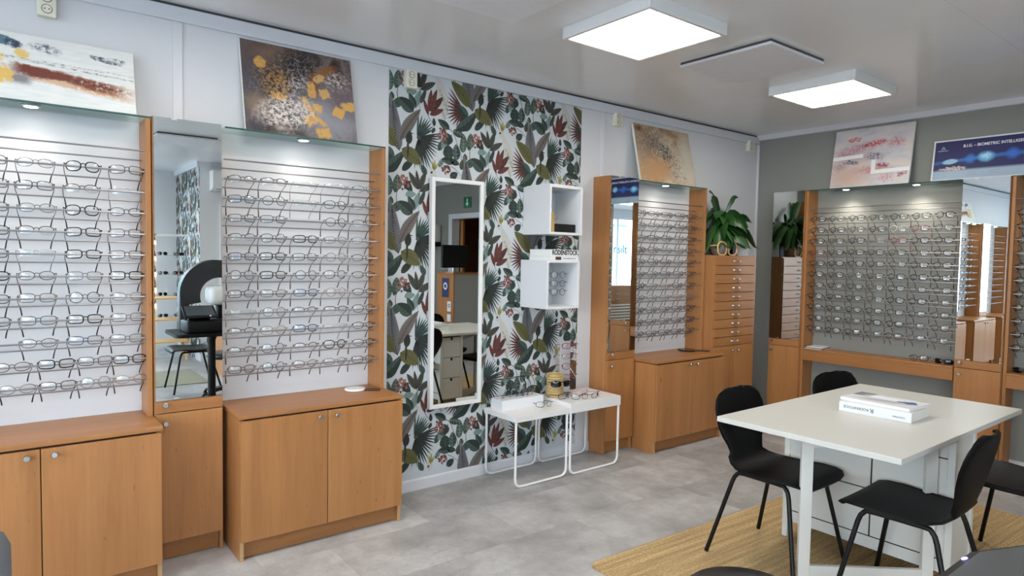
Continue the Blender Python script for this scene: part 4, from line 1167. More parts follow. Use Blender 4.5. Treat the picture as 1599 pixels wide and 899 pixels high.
# ---------------------------------------------------------------- paintings
def paint_mat(name, w, h, ramp, nscale, blobs, distort=.5, stretch=(1, 1), lines=()):
    """abstract painting: noise ground plus soft or hard colour patches; coordinates in metres on the canvas"""
    m, nt, b = new_mat(name)
    tc = N(nt, 'ShaderNodeUVMap')
    sc = N(nt, 'ShaderNodeMapping'); sc.inputs['Scale'].default_value = (w, h, 1); nt.links.new(tc.outputs[0], sc.inputs['Vector'])
    st = N(nt, 'ShaderNodeMapping'); st.inputs['Scale'].default_value = (stretch[0], stretch[1], 1); nt.links.new(sc.outputs[0], st.inputs['Vector'])
    n0 = N(nt, 'ShaderNodeTexNoise', Scale=nscale, Detail=8.0, Roughness=.62, Distortion=distort); nt.links.new(st.outputs[0], n0.inputs['Vector'])
    r = N(nt, 'ShaderNodeValToRGB'); cr = r.color_ramp
    while len(cr.elements) < len(ramp): cr.elements.new(.5)
    for e, (p, c) in zip(cr.elements, ramp): e.position = p; e.color = lin(c)
    nt.links.new(n0.outputs['Fac'], r.inputs[0]); cur = r.outputs[0]
    wn = N(nt, 'ShaderNodeTexNoise', Scale=38.0, Detail=5.0, Roughness=.65); nt.links.new(sc.outputs[0], wn.inputs['Vector'])
    wv = N(nt, 'ShaderNodeVectorMath', operation='SUBTRACT'); wv.inputs[1].default_value = (.5, .5, .5); nt.links.new(wn.outputs['Color'], wv.inputs[0])
    brk = N(nt, 'ShaderNodeTexNoise', Scale=55.0, Detail=6.0, Roughness=.7); nt.links.new(sc.outputs[0], brk.inputs['Vector'])
    for (kind, cx, cy, bw, bh, ang, col, soft, warp, breakup) in blobs:
        ws = N(nt, 'ShaderNodeVectorMath', operation='SCALE'); ws.inputs['Scale'].default_value = warp; nt.links.new(wv.outputs[0], ws.inputs[0])
        ad = N(nt, 'ShaderNodeVectorMath', operation='ADD'); nt.links.new(sc.outputs[0], ad.inputs[0]); nt.links.new(ws.outputs[0], ad.inputs[1])
        mp = N(nt, 'ShaderNodeMapping', vector_type='TEXTURE'); mp.inputs['Location'].default_value = (cx * w, cy * h, 0); mp.inputs['Rotation'].default_value = (0, 0, rad(ang)); mp.inputs['Scale'].default_value = (bw * w / 2, bh * h / 2, 1)
        nt.links.new(ad.outputs[0], mp.inputs['Vector'])
        xy = N(nt, 'ShaderNodeVectorMath', operation='MULTIPLY'); xy.inputs[1].default_value = (1, 1, 0); nt.links.new(mp.outputs[0], xy.inputs[0])
        if kind == 'e':
            ln = N(nt, 'ShaderNodeVectorMath', operation='LENGTH'); nt.links.new(xy.outputs[0], ln.inputs[0]); dist = ln.outputs['Value']
        else:
            av = N(nt, 'ShaderNodeVectorMath', operation='ABSOLUTE'); nt.links.new(xy.outputs[0], av.inputs[0])
            sx = N(nt, 'ShaderNodeSeparateXYZ'); nt.links.new(av.outputs[0], sx.inputs[0])
            mxn = N(nt, 'ShaderNodeMath', operation='MAXIMUM'); nt.links.new(sx.outputs[0], mxn.inputs[0]); nt.links.new(sx.outputs[1], mxn.inputs[1]); dist = mxn.outputs[0]
        mr = N(nt, 'ShaderNodeMapRange'); mr.inputs['From Min'].default_value = 1 + soft; mr.inputs['From Max'].default_value = 1 - soft
        nt.links.new(dist, mr.inputs[0]); fac = mr.outputs[0]
        if breakup > 0:
            b2 = N(nt, 'ShaderNodeMapRange'); b2.inputs['From Min'].default_value = breakup - .08; b2.inputs['From Max'].default_value = breakup + .08; nt.links.new(brk.outputs['Fac'], b2.inputs[0])
            mm = N(nt, 'ShaderNodeMath', operation='MULTIPLY'); nt.links.new(fac, mm.inputs[0]); nt.links.new(b2.outputs[0], mm.inputs[1]); fac = mm.outputs[0]
        mx = N(nt, 'ShaderNodeMix', data_type='RGBA'); mx.inputs[7].default_value = lin(col)
        nt.links.new(fac, mx.inputs[0]); nt.links.new(cur, mx.inputs[6]); cur = mx.outputs[2]
    for (cx, cy, bw, bh, ang, col, vs, lw) in lines:
        mp = N(nt, 'ShaderNodeMapping', vector_type='TEXTURE'); mp.inputs['Location'].default_value = (cx * w, cy * h, 0); mp.inputs['Rotation'].default_value = (0, 0, rad(ang)); mp.inputs['Scale'].default_value = (bw * w / 2, bh * h / 2, 1)
        nt.links.new(sc.outputs[0], mp.inputs['Vector'])
        ln = N(nt, 'ShaderNodeVectorMath', operation='LENGTH'); nt.links.new(mp.outputs[0], ln.inputs[0])
        mr = N(nt, 'ShaderNodeMapRange'); mr.inputs['From Min'].default_value = 1.25; mr.inputs['From Max'].default_value = .55; nt.links.new(ln.outputs['Value'], mr.inputs[0])
        ws = N(nt, 'ShaderNodeVectorMath', operation='SCALE'); ws.inputs['Scale'].default_value = .05; nt.links.new(wv.outputs[0], ws.inputs[0])
        ad = N(nt, 'ShaderNodeVectorMath', operation='ADD'); nt.links.new(sc.outputs[0], ad.inputs[0]); nt.links.new(ws.outputs[0], ad.inputs[1])
        vo = N(nt, 'ShaderNodeTexVoronoi', feature='DISTANCE_TO_EDGE', Scale=vs); nt.links.new(ad.outputs[0], vo.inputs['Vector'])
        vr = N(nt, 'ShaderNodeMapRange'); vr.inputs['From Min'].default_value = lw; vr.inputs['From Max'].default_value = lw * .3; nt.links.new(vo.outputs['Distance'], vr.inputs[0])
        gate = N(nt, 'ShaderNodeMapRange'); gate.inputs['From Min'].default_value = .42; gate.inputs['From Max'].default_value = .5; nt.links.new(brk.outputs['Fac'], gate.inputs[0])
        m1 = N(nt, 'ShaderNodeMath', operation='MULTIPLY'); nt.links.new(mr.outputs[0], m1.inputs[0]); nt.links.new(vr.outputs[0], m1.inputs[1])
        m2 = N(nt, 'ShaderNodeMath', operation='MULTIPLY'); nt.links.new(m1.outputs[0], m2.inputs[0]); nt.links.new(gate.outputs[0], m2.inputs[1])
        mx = N(nt, 'ShaderNodeMix', data_type='RGBA'); mx.inputs[7].default_value = lin(col)
        nt.links.new(m2.outputs[0], mx.inputs[0]); nt.links.new(cur, mx.inputs[6]); cur = mx.outputs[2]
    nt.links.new(cur, b.inputs['Base Color']); b.inputs['Roughness'].default_value = .55
    bp = N(nt, 'ShaderNodeBump', Strength=.35, Distance=.003); nt.links.new(brk.outputs['Fac'], bp.inputs['Height']); nt.links.new(bp.outputs['Normal'], b.inputs['Normal'])
    return m
M['canvas_side'] = simple('white_canvas_edge', (222, 220, 214), .8)
def painting(label, w, h, mat, place, lean, rotz=0.0, th=.022):
    """place = bottom centre of the back edge; lean = how far the top tips back"""
    t = thing('painting', label, 'painting', place, rotz, 'unframed canvases leaning on the racks')
    m = Matrix.Rotation(-lean, 4, 'X')
    cb = MB().merge(MB().box(-w / 2, w / 2, -th, -.001, 0, h, 0, .0015), m)
    obj('canvas', cb, 'canvas_side', t)
    f = MB(); e = .0006
    f.v = [tuple(m @ Vector(p)) for p in ((-w / 2 + .001, -th - e, .001), (w / 2 - .001, -th - e, .001), (w / 2 - .001, -th - e, h - .001), (-w / 2 + .001, -th - e, h - .001))]
    f.f = [(0, 1, 2, 3)]; f.m = [0]; f.uv = {0: [(0, 0), (1, 0), (1, 1), (0, 1)]}
    obj('painted_face', f, mat, t)
    return t
p1 = paint_mat('abstract_white_rust', .70, .30, [(.25, (206, 208, 206)), (.55, (222, 222, 218)), (.8, (230, 228, 222))], 9, [
    ('b', .50, .62, 1.0, .02, -1, (120, 110, 105), .9, .02, .52), ('b', .75, .56, .5, .02, -3, (110, 90, 80), .9, .02, .5), ('b', .3, .5, .5, .02, 1, (190, 170, 160), .9, .02, .45),
    ('e', .30, .87, .20, .14, -8, (84, 112, 128), .15, .02, .36), ('e', .36, .84, .09, .13, -20, (48, 60, 80), .2, .03, .44), ('e', .24, .88, .08, .09, -6, (60, 74, 96), .2, .02, .46),
    ('e', .52, .83, .15, .13, -8, (92, 96, 116), .3, .04, .5), ('e', .82, .80, .13, .09, -12, (56, 64, 84), .15, .03, .46), ('e', .90, .81, .11, .13, 0, (90, 96, 110), .12, .03, .52),
    ('b', .68, .36, .56, .20, -7, (196, 150, 112), .3, .03, .42), ('b', .64, .40, .52, .16, -6, (120, 62, 44), .25, .03, .40), ('b', .52, .44, .30, .14, -5, (110, 54, 40), .2, .03, 0), ('e', .39, .32, .12, .15, 0, (132, 128, 130), .4, .03, 0), ('e', .60, .33, .2, .08, -4, (206, 172, 142), .4, .03, .46),
    ('b', .82, .36, .26, .035, -7, (60, 40, 36), .5, .04, .5),
    ('e', .28, .35, .17, .26, 8, (216, 178, 94), .12, .06, .34), ('e', .21, .46, .14, .13, -12, (218, 184, 108), .12, .06, .36), ('b', .24, .60, .13, .13, -4, (218, 184, 110), .1, .05, .36), ('e', .40, .70, .07, .16, -20, (220, 188, 112), .15, .06, .36)], stretch=(1, 6))
painting('white canvas with rust, yellow and blue patches above the leftmost rack', .70, .31, p1, (.148, 3.478, 2.101), rad(17))
p2 = paint_mat('abstract_dark_gold', .60, .50, [(.38, (22, 20, 24)), (.46, (72, 60, 54)), (.53, (120, 106, 102)), (.59, (84, 68, 60)), (.68, (160, 150, 148))], 8, [
    ('e', .20, .85, .55, .35, 0, (118, 92, 76), .7, .05, 0), ('e', .52, .76, .40, .38, -10, (28, 28, 34), .5, .08, 0), ('e', .26, .58, .48, .40, 20, (32, 30, 36), .6, .08, 0), ('e', .05, .45, .25, .9, 0, (74, 70, 76), .6, .08, 0), ('e', .12, .30, .2, .22, 0, (128, 108, 90), .6, .05, 0),
    ('e', .78, .28, .55, .55, 10, (140, 138, 146), .6, .06, 0), ('e', .88, .50, .3, .4, 0, (104, 90, 94), .6, .06, .4), ('e', .35, .26, .44, .28, 18, (206, 196, 190), .5, .12, .5), ('e', .82, .72, .25, .2, -30, (214, 196, 184), .5, .12, .54), ('e', .45, .58, .32, .14, 30, (190, 182, 184), .6, .12, .52),
    ('e', .74, .80, .24, .09, 30, (134, 86, 44), .4, .08, 0), ('e', .62, .62, .08, .26, 10, (120, 74, 36), .4, .06, .4), ('e', .28, .56, .22, .28, -30, (184, 134, 66), .3, .12, .54),
    ('e', .16, .77, .10, .13, 0, (206, 156, 78), .15, .03, .4), ('e', .30, .42, .14, .10, 10, (204, 156, 82), .2, .06, .42), ('b', .60, .55, .07, .17, 6, (204, 156, 84), .12, .055, .38), ('b', .55, .36, .05, .22, 28, (206, 158, 86), .12, .055, .38), ('b', .64, .35, .08, .09, -14, (206, 160, 90), .1, .03, 0), ('b', .57, .20, .12, .11, 30, (204, 156, 84), .12, .055, .38),
    ('b', .66, .20, .05, .14, 40, (204, 156, 84), .12, .055, .38), ('b', .68, .065, .13, .11, 14, (204, 156, 84), .12, .055, .38), ('b', .84, .33, .10, .12, -24, (208, 160, 84), .1, .03, 0), ('b', .94, .42, .13, .10, 4, (208, 162, 88), .12, .055, .38), ('b', .72, .53, .09, .11, 20, (204, 160, 96), .12, .055, .38), ('e', .68, .70, .12, .09, 30, (206, 162, 100), .15, .03, .4)],
    lines=[(.48, .78, .46, .4, 0, (150, 136, 126), 34, .06), (.26, .60, .40, .4, 0, (170, 128, 72), 30, .07), (.14, .40, .3, .5, 0, (120, 110, 108), 30, .05), (.38, .26, .5, .36, 10, (222, 210, 202), 26, .12)])
painting('dark brown canvas with gold flakes above the rack beside the leaf wallpaper', .605, .495, p2, (1.282, 3.480, 2.101), rad(13.2))
p3 = paint_mat('abstract_sandy', .70, .47, [(.25, (118, 88, 64)), (.42, (168, 136, 102)), (.56, (188, 164, 134)), (.75, (206, 194, 172))], 5, [
    ('e', .25, .72, .5, .4, 20, (118, 104, 96), .7, .1, .46), ('e', .70, .35, .5, .5, -40, (200, 192, 176), .7, .06, 0), ('e', .30, .20, .7, .35, 20, (186, 142, 98), .7, .06, 0), ('e', .9, .55, .2, .9, 0, (190, 184, 166), .6, .04, 0),
    ('e', .40, .60, .45, .22, -35, (96, 92, 94), .5, .16, .52), ('e', .52, .56, .16, .24, 20, (52, 56, 58), .4, .14, .52), ('b', .65, .38, .5, .03, -48, (70, 70, 72), .9, .16, .52), ('e', .70, .70, .22, .18, 0, (92, 84, 84), .4, .14, .58), ('b', .76, .62, .03, .4, 30, (84, 80, 78), .9, .12, .55), ('e', .08, .93, .12, .1, 0, (96, 62, 40), .6, .05, 0)], distort=1.2, stretch=(1, 1.6),
    lines=[(.50, .58, .6, .5, -35, (52, 52, 54), 16, .05), (.52, .56, .2, .26, 0, (34, 38, 40), 30, .10), (.66, .30, .5, .4, -60, (60, 56, 54), 22, .05)])
painting('sandy brown canvas with fine dark branching lines near the room corner', .70, .475, p3, (4.318, 3.482, 2.101), rad(12.5))
p4 = paint_mat('abstract_pink_white', .63, .50, [(.28, (176, 172, 178)), (.48, (198, 194, 196)), (.62, (210, 198, 188)), (.8, (216, 210, 206))], 6, [
    ('e', .22, .18, .5, .4, 0, (196, 166, 150), .8, .06, 0), ('e', .55, .26, .4, .12, -5, (182, 130, 124), .6, .08, .44), ('e', .3, .5, .4, .14, 0, (176, 160, 162), .8, .05, 0), ('e', .35, .66, .5, .14, 8, (176, 128, 132), .6, .08, .44),
    ('e', .55, .72, .26, .09, 4, (190, 64, 78), .3, .07, .47), ('e', .26, .82, .18, .07, -3, (196, 68, 78), .2, .07, .48), ('e', .42, .70, .14, .05, 18, (140, 62, 78), .4, .07, .46), ('e', .80, .70, .2, .14, 0, (188, 122, 132), .5, .08, .47), ('e', .15, .56, .2, .07, 8, (190, 108, 116), .4, .07, .47),
    ('e', .54, .50, .22, .13, -12, (86, 84, 104), .4, .10, .5), ('e', .24, .42, .24, .06, -4, (70, 68, 86), .3, .08, .48), ('e', .10, .36, .16, .12, 0, (150, 118, 120), .5, .1, .5), ('e', .66, .33, .16, .07, -4, (140, 44, 60), .3, .06, .44), ('e', .72, .12, .18, .12, 0, (200, 110, 122), .4, .08, .52), ('e', .91, .17, .12, .10, 20, (146, 70, 84), .2, .08, .5),
    ('b', .20, .515, .40, .065, 2, (226, 226, 224), .04, .002, 0), ('b', .545, .32, .055, .24, 2, (226, 226, 224), .04, .002, 0), ('b', .76, .235, .46, .065, 1, (226, 226, 224), .04, .002, 0)], stretch=(1, 2.2))
painting('pink, grey and white canvas leaning above the wide rack on the grey wall', .628, .505, p4, (XE - .105, 2.505, 2.121), rad(10.5), RW)

# blue poster board above the end wall racks
def poster():
    t = thing('poster_board', 'dark blue lens poster board in a white border above the grey wall racks', 'poster', (XE - .078, 2.050, 2.121), RW)
    w, h = 1.12, .322; ln = rad(9)
    m = Matrix.Rotation(-ln, 4, 'X')
    obj('board', MB().merge(MB().box(0, w, -.010, -.001, 0, h, 0, .001), m), 'white_matte', t)
    f = MB(); d = -.0106
    f.v = [tuple(m @ Vector(p)) for p in ((.012, d, .012), (w - .012, d, .012), (w - .012, d, h - .012), (.012, d, h - .012))]; f.f = [(0, 1, 2, 3)]; f.m = [0]; f.uv = {0: [(0, 0), (1, 0), (1, 1), (0, 1)]}
    pm = paint_mat('printed_poster', 1.1, .30, [(.3, (24, 26, 78)), (.7, (30, 34, 92))], 3, [
        ('b', .5, .10, 1.2, .26, 0, (158, 176, 192), .25, .0, 0), ('e', .25, .5, .5, .07, 4, (44, 110, 190), .8, .01, 0), ('e', .70, .55, .5, .06, 2, (44, 110, 190), .8, .01, 0),
        ('e', .10, .46, .09, .13, 4, (146, 190, 212), .15, .01, 0), ('e', .22, .50, .05, .20, 0, (50, 116, 196), .5, .01, 0), ('e', .31, .52, .09, .24, 0, (96, 170, 214), .3, .02, 0), ('e', .31, .53, .05, .12, 0, (190, 220, 232), .4, .03, .45), ('e', .46, .54, .06, .22, 0, (46, 104, 200), .5, .01, 0), ('e', .58, .56, .06, .2, 0, (150, 196, 220), .3, .02, 0), ('e', .72, .58, .1, .22, 0, (80, 140, 210), .3, .02, 0), ('e', .88, .6, .08, .2, 0, (140, 190, 220), .3, .02, 0),
        ('e', .12, .27, .16, .09, 0, (200, 186, 178), .2, .05, .44)])
    obj('print', f, pm, t)
    def T(nm, body, size, u, v, mat, xs=1.0, align='LEFT', bold=0.0):
        p = m @ Vector((u, -.0112, v)); return text(nm, body, size, p, (PI / 2 - ln, 0, 0), mat, t, align, bold, .0001, 1.0, xs)
    T('heading', 'B.I.G. \u2013 BIOMETRIC INTELLIGENT GLASSES', .030, .200, .262, 'print_white', .92, 'LEFT', .0006)
    T('logo_text', 'RODENSTOCK', .010, .068, .238, 'print_white', 1, 'CENTER')
    lg = MB(); mm = m @ Matrix.Translation((.068, -.0112, .262))
    lg.merge(MB().tube([(-.012, 0, -.010), (0, 0, .008), (.012, 0, -.010)], .0014, 6), mm).merge(MB().tube([(-.012, 0, -.010), (.012, 0, -.010)], .0010, 6), mm)
    obj('logo', lg, 'print_white', t)
    for k, u in enumerate((.045, .245, .385, .60, .76, .93)):
        T('caption', '\u2014\u2014\u2014\u2014\u2014\n\u2014\u2014\u2014\u2014\n\u2014\u2014\u2014\u2014\u2014', .013, u, .048, 'print_dark', 1.0)
M['poster_blue'] = simple('poster_blue', (34, 44, 92), .5); M['print_white'] = simple('white_print', (226, 228, 232), .6); M['print_dark'] = simple('dark_print', (36, 44, 70), .6); M['print_black'] = simple('black_print', (20, 20, 22), .5)
poster()

# ---------------------------------------------------------------- things on the worktops
def hand_mirror(label, x, y, z, rz, r, glass, edge, hlen=.10):
    t = thing('hand_mirror', label, 'hand mirror', (x, y, z), rz)
    obj('mirror_disc', MB().lathe([(r - .004, 0), (r, .003), (r, .009), (r - .003, .012)], 0, 0, 0, 40), edge, t, smooth=True)
    obj('glass', MB().lathe([(r - .006, .0121), (r - .006, .0126)], 0, 0, 0, 40), glass, t)
    obj('handle', MB().box(r - .004, r + hlen, -.013, .013, .001, .011, 0, .004), 'dark_wood', t)
M['dark_wood'] = simple('dark_brown_handle', (54, 36, 26), .4)
M['pale_glass'] = simple('pale_mirror_back', (206, 208, 206), .25)
hand_mirror('round pale hand mirror with dark handle on the cabinet beside the leaf wallpaper', 1.578, 3.462, .712, rad(-36), .058, 'pale_glass', 'white_lacquer', .085)
hand_mirror('dark round hand mirror lying on the low cabinet under the sandy painting', 4.60, 3.455, .712, rad(-48), .075, 'dark_gloss', 'black_plastic', .11)

# tray of eyeglasses stood on end
def tray():
    t = thing('display_tray', 'white slotted display tray on the lower side table', 'tray', (2.590, 3.405, .4665), 0)
    w, d, h = .36, .125, .068; e = .006
    b = MB().box(0, w, 0, e, 0, h, 0, .001).box(0, w, d - e, d, 0, h, 0, .001).box(0, e, e, d - e, 0, h).box(w - e, w, e, d - e, 0, h).box(e, w - e, e, d - e, 0, .01).box(e, w - e, e, d - e, h - .012, h - .006)
    obj('tray_box', b, 'white_tray', t)
    r_ = random.Random(5)
    pg = MB()
    for k in range(22):
        x = .02 + k * .0152; y = .03 + .06 * (k % 2) + r_.uniform(-.01, .01); hh = r_.uniform(.05, .085)
        pg.tube([(x, y, h - .012), (x + r_.uniform(-.004, .004), y, h + hh * .6), (x + r_.uniform(-.012, .012), y + r_.uniform(-.012, .012), h + hh)], .0014, 5)
    obj('clear_peg', pg, 'clear', t, smooth=True)
    return t
M['straw'] = simple('woven_straw', (184, 158, 106), .85, noise_amt=.4, noise_scale=90, bump=1.0, bump_scale=140)
tray()
for k, (x, sp, nm) in enumerate(((2.67, ('oval', 'thin', 'silver'), 'silver eyeglasses standing on end at the left of the white tray'), (2.73, ('rect', 'rimless', 'silver'), 'rimless eyeglasses standing on end left of centre in the white tray'), (2.79, ('round', 'thin', 'grey'), 'grey round eyeglasses standing on end mid tray'),
        (2.845, ('rect', 'thick', 'black'), 'thick black eyeglasses standing on end in the white tray'), (2.885, ('oval', 'thin', 'navy'), 'navy eyeglasses standing on end in the white tray'), (2.925, ('panto', 'thin', 'gold'), 'yellowish gold eyeglasses standing on end at the right of the tray'))):
    eyeglasses(sp, nm, rotm((x, 3.47, .4665 + .058 + .072), ry=rad(90), rz=rad(62)), 'eyeglasses standing in the white tray')
M['frosted'] = simple('frosted_acrylic', (196, 198, 200), .35)
M['frosted'].node_tree.nodes['Principled BSDF'].inputs['Alpha'].default_value = .62
# straw basket and sunglasses
t = thing('straw_basket', 'cylindrical woven straw basket wearing black sunglasses', 'basket', (3.095, 3.452, .5005))
pr = []
for k in range(19):
    z = k * .158 / 18; pr.append((.060 + .0024 * (1 if k % 2 else -1), z))
obj('basket_wall', MB().lathe([(.0, 0)][:0] + pr + [(.050, .158), (.050, .02)], 0, 0, 0, 40), 'straw', t, smooth=True)
obj('basket_rim', MB().tube([(.058 * math.cos(2 * PI * k / 32), .058 * math.sin(2 * PI * k / 32), .158) for k in range(32)], .0045, 8, closed=True), 'straw', t, smooth=True)
eyeglasses(('rect', 'thick', 'black', 'sun'), 'black sunglasses worn by the straw basket', rotm((3.088, 3.366, .603), rz=rad(-16), rx=rad(-5)) @ Matrix.Scale(1.12, 4), None, 'sunglasses', 'sunglasses')
# acrylic stand with four red pairs
t = thing('acrylic_stand', 'tall clear acrylic stand holding four dark red eyeglasses', 'display stand', (3.205, 3.470, .5005))
obj('stand', MB().box(-.050, .050, -.002, .002, .004, .385, 0, .001), 'frosted', t)
obj('foot', MB().box(-.05, .05, -.05, .05, 0, .004, 0, .001), 'clear', t)
pg = MB()
for k in range(4): pg.box(-.006, .006, -.030, -.002, .352 - .072 * k, .356 - .072 * k)
obj('peg', pg, 'clear', t)
for k, (sp, w_) in enumerate(((('rect', 'thick', 'red'), 'topmost'), (('rect', 'thin', 'red'), 'second'), (('panto', 'thick', 'red'), 'third'), (('oval', 'thick', 'red'), 'lowest'))):
    eyeglasses(sp, 'dark red eyeglasses, %s of four on the clear acrylic stand' % w_, rotm((3.235, 3.435, .5005 + .352 - .074 * k), rz=rad(-4), rx=rad(-3)), 'red eyeglasses on the acrylic stand')
# upper cube contents
solo('case', MB().box(-.115, .115, -.06, .06, 0, .058, 0, .003), 'black_plastic', 'small black box inside the upper wall cube', 'box', (3.045, 3.40, 1.6595), rad(2))
t = thing('watch_stand', 'narrow gold wooden block with a round silver lens ring in the upper cube', 'ornament', (2.935, 3.335, 1.6595))
obj('block', MB().box(-.012, .012, -.012, .012, 0, .135, 0, .002), simple('gold_wood', (186, 150, 84), .4), t)
obj('ring', MB().tube([(.022 + .017 * math.cos(2 * PI * k / 24), -.015, .098 + .019 * math.sin(2 * PI * k / 24)) for k in range(24)], .003, 8, closed=True), 'metal', t, smooth=True)
# books on the lower cube
M['book_white'] = simple('white_book_cover', (220, 221, 222), .4); M['book_pages'] = simple('book_pages', (228, 228, 224), .7); M['book_brown'] = simple('dark_brown_cover_photo', (74, 50, 42), .4)
def book(label, x, y, z, w, d, h, rz=0.0, cov='book_white', group='white books and catalogues', name='book'):
    t = thing(name, label, 'book', (x, y, z), rz, group)
    c = .0022
    obj('cover', MB().box(-w / 2, w / 2, -d / 2, d / 2, 0, c).box(-w / 2, w / 2, -d / 2, d / 2, h - c, h).box(-w / 2, w / 2, -d / 2, -d / 2 + c, c, h - c), cov, t)
    obj('pages', MB().box(-w / 2 + .003, w / 2 - .003, -d / 2 + c, d / 2 - .004, c, h - c), 'book_pages', t)
    return t
b = book('lower white book under the one with big black lettering', 3.040, 3.43, 1.4685, .262, .225, .026)
obj('cover_photo', MB().box(-.082, -.030, -.1130, -.1125, .003, .024), 'book_brown', b)
text('fine_print', 'Perfekte Brillengl\u00e4ser f\u00fcr Sie', .010, (.045, -.1132, .013), (PI / 2, 0, 0), 'print_dark', b)
b = book('white book with big black RODENSTOCK-style lettering on top of the stack'.replace('RODENSTOCK-style ', ''), 3.040, 3.43, 1.4950, .258, .222, .047)
text('title', 'RODENSTOCK', .044, (.006, -.1115, .025), (PI / 2, 0, 0), 'print_black', b, 'CENTER', .0014, xscale=.80)

# books on the table
b = book('thick white boxed book lying on the white table', 3.455, 1.400, .7405, .33, .24, .048, rad(90) + rad(2), name='boxed_book')
text('title', 'RODENSTOCK', .018, (-.085, -.1204, .026), (PI / 2, PI, 0), 'print_black', b)
text('initial', 'R', .030, (-.010, -.1204, .026), (PI / 2, PI, 0), 'print_black', b)
text('edition', 'ColorMatic', .012, (.110, -.1204, .018), (PI / 2, PI, 0), 'print_dark', b)
b.rotation_euler = (0, 0, -PI / 2 + rad(2))
mg = thing('catalogue', 'white catalogue with a grey and blue cover on top of the boxed book', 'catalogue', (3.470, 1.405, .789), -PI / 2 - rad(3))
obj('pages', MB().box(-.165, .165, -.108, .108, 0, .015, 0, .001), 'book_pages', mg)
cf = MB(); cf.v = [(-.165, -.108, .0156), (.165, -.108, .0156), (.165, .108, .0156), (-.165, .108, .0156)]; cf.f = [(0, 1, 2, 3)]; cf.m = [0]; cf.uv = {0: [(0, 0), (1, 0), (1, 1), (0, 1)]}
obj('cover', cf, paint_mat('catalogue_cover', .33, .216, [(.3, (206, 208, 212)), (.7, (222, 222, 222))], 4, [('b', .1, .8, .3, .5, 0, (112, 116, 126), .2, .02, 0), ('e', .5, .35, .7, .3, 10, (174, 176, 180), .4, .03, 0), ('e', .5, .7, .6, .3, 0, (232, 234, 238), .4, .03, 0), ('b', .84, .60, .16, .30, 30, (70, 94, 150), .15, .02, 0), ('b', .72, .56, .10, .14, 0, (74, 84, 112), .2, .02, 0)]), mg)

# magazines on the end wall desk
for k in range(3):
    g = solo('magazine', MB().box(-.07, .07, -.10, .10, 0, .006, 0, .001), ['book_white', 'print_dark', 'book_white'][k], ['lowest of three magazines on the wall desk by the slim mirror cabinet', 'dark middle magazine of three on the wall desk by the slim mirror cabinet', 'topmost white magazine on the wall desk by the slim mirror cabinet'][k], 'magazine', (XE - .098, 2.875, .7225 + .0065 * k), rad(90 + 4 * k), 'magazines on the wall desk')

# ---------------------------------------------------------------- plant and ornaments on the drawer tower
def leaf_mesh(mb, base, az, L, w, rise, droop, roll, r_):
    """one arching blade on its stalk"""
    d = Vector((math.cos(az), math.sin(az), 0)); side = Vector((-math.sin(az), math.cos(az), 0))
    n = 12; st = L * .55
    mid = []
    for k in range(n + 1):
        s = k / n; tot = s * (L + st); h = rise * math.sin(min(1, s * 1.05) * PI * .5) - droop * max(0, s - .42) ** 2 * 3.2
        mid.append(base + d * (tot * (.35 + .5 * s)) * .9 + Vector((0, 0, h)))
    mb.tube([tuple(p) for p in mid[:6]], .0032, 5, mi=1)
    rows = []
    for k in range(4, n + 1):
        s = (k - 4) / (n - 4); wd = w / 2 * (math.sin(PI * min(1, s ** .68)) ** .75) if 0 < s < 1 else .0008
        t = (mid[min(k + 1, n)] - mid[k - 1]).normalized(); up = side.cross(t).normalized()
        sd = (side * math.cos(roll) + up * math.sin(roll)).normalized()
        wave = .006 * math.sin(s * 9 + az * 3)
        rows.append([mid[k] - sd * wd + up * (wd * .28 + wave), mid[k] - sd * wd * .5 + up * wd * .06, mid[k], mid[k] + sd * wd * .5 + up * wd * .06, mid[k] + sd * wd + up * (wd * .28 - wave)])
    for off, flip in ((0, False), (-.0012, True)):
        b = len(mb.v)
        for row in rows:
            for p in row: mb.v.append((p.x, p.y, p.z + off))
        for k in range(len(rows) - 1):
            for j in range(4):
                f = (b + k * 5 + j, b + k * 5 + j + 1, b + (k + 1) * 5 + j + 1, b + (k + 1) * 5 + j); mb.f.append(f[::-1] if flip else f); mb.m.append(0)
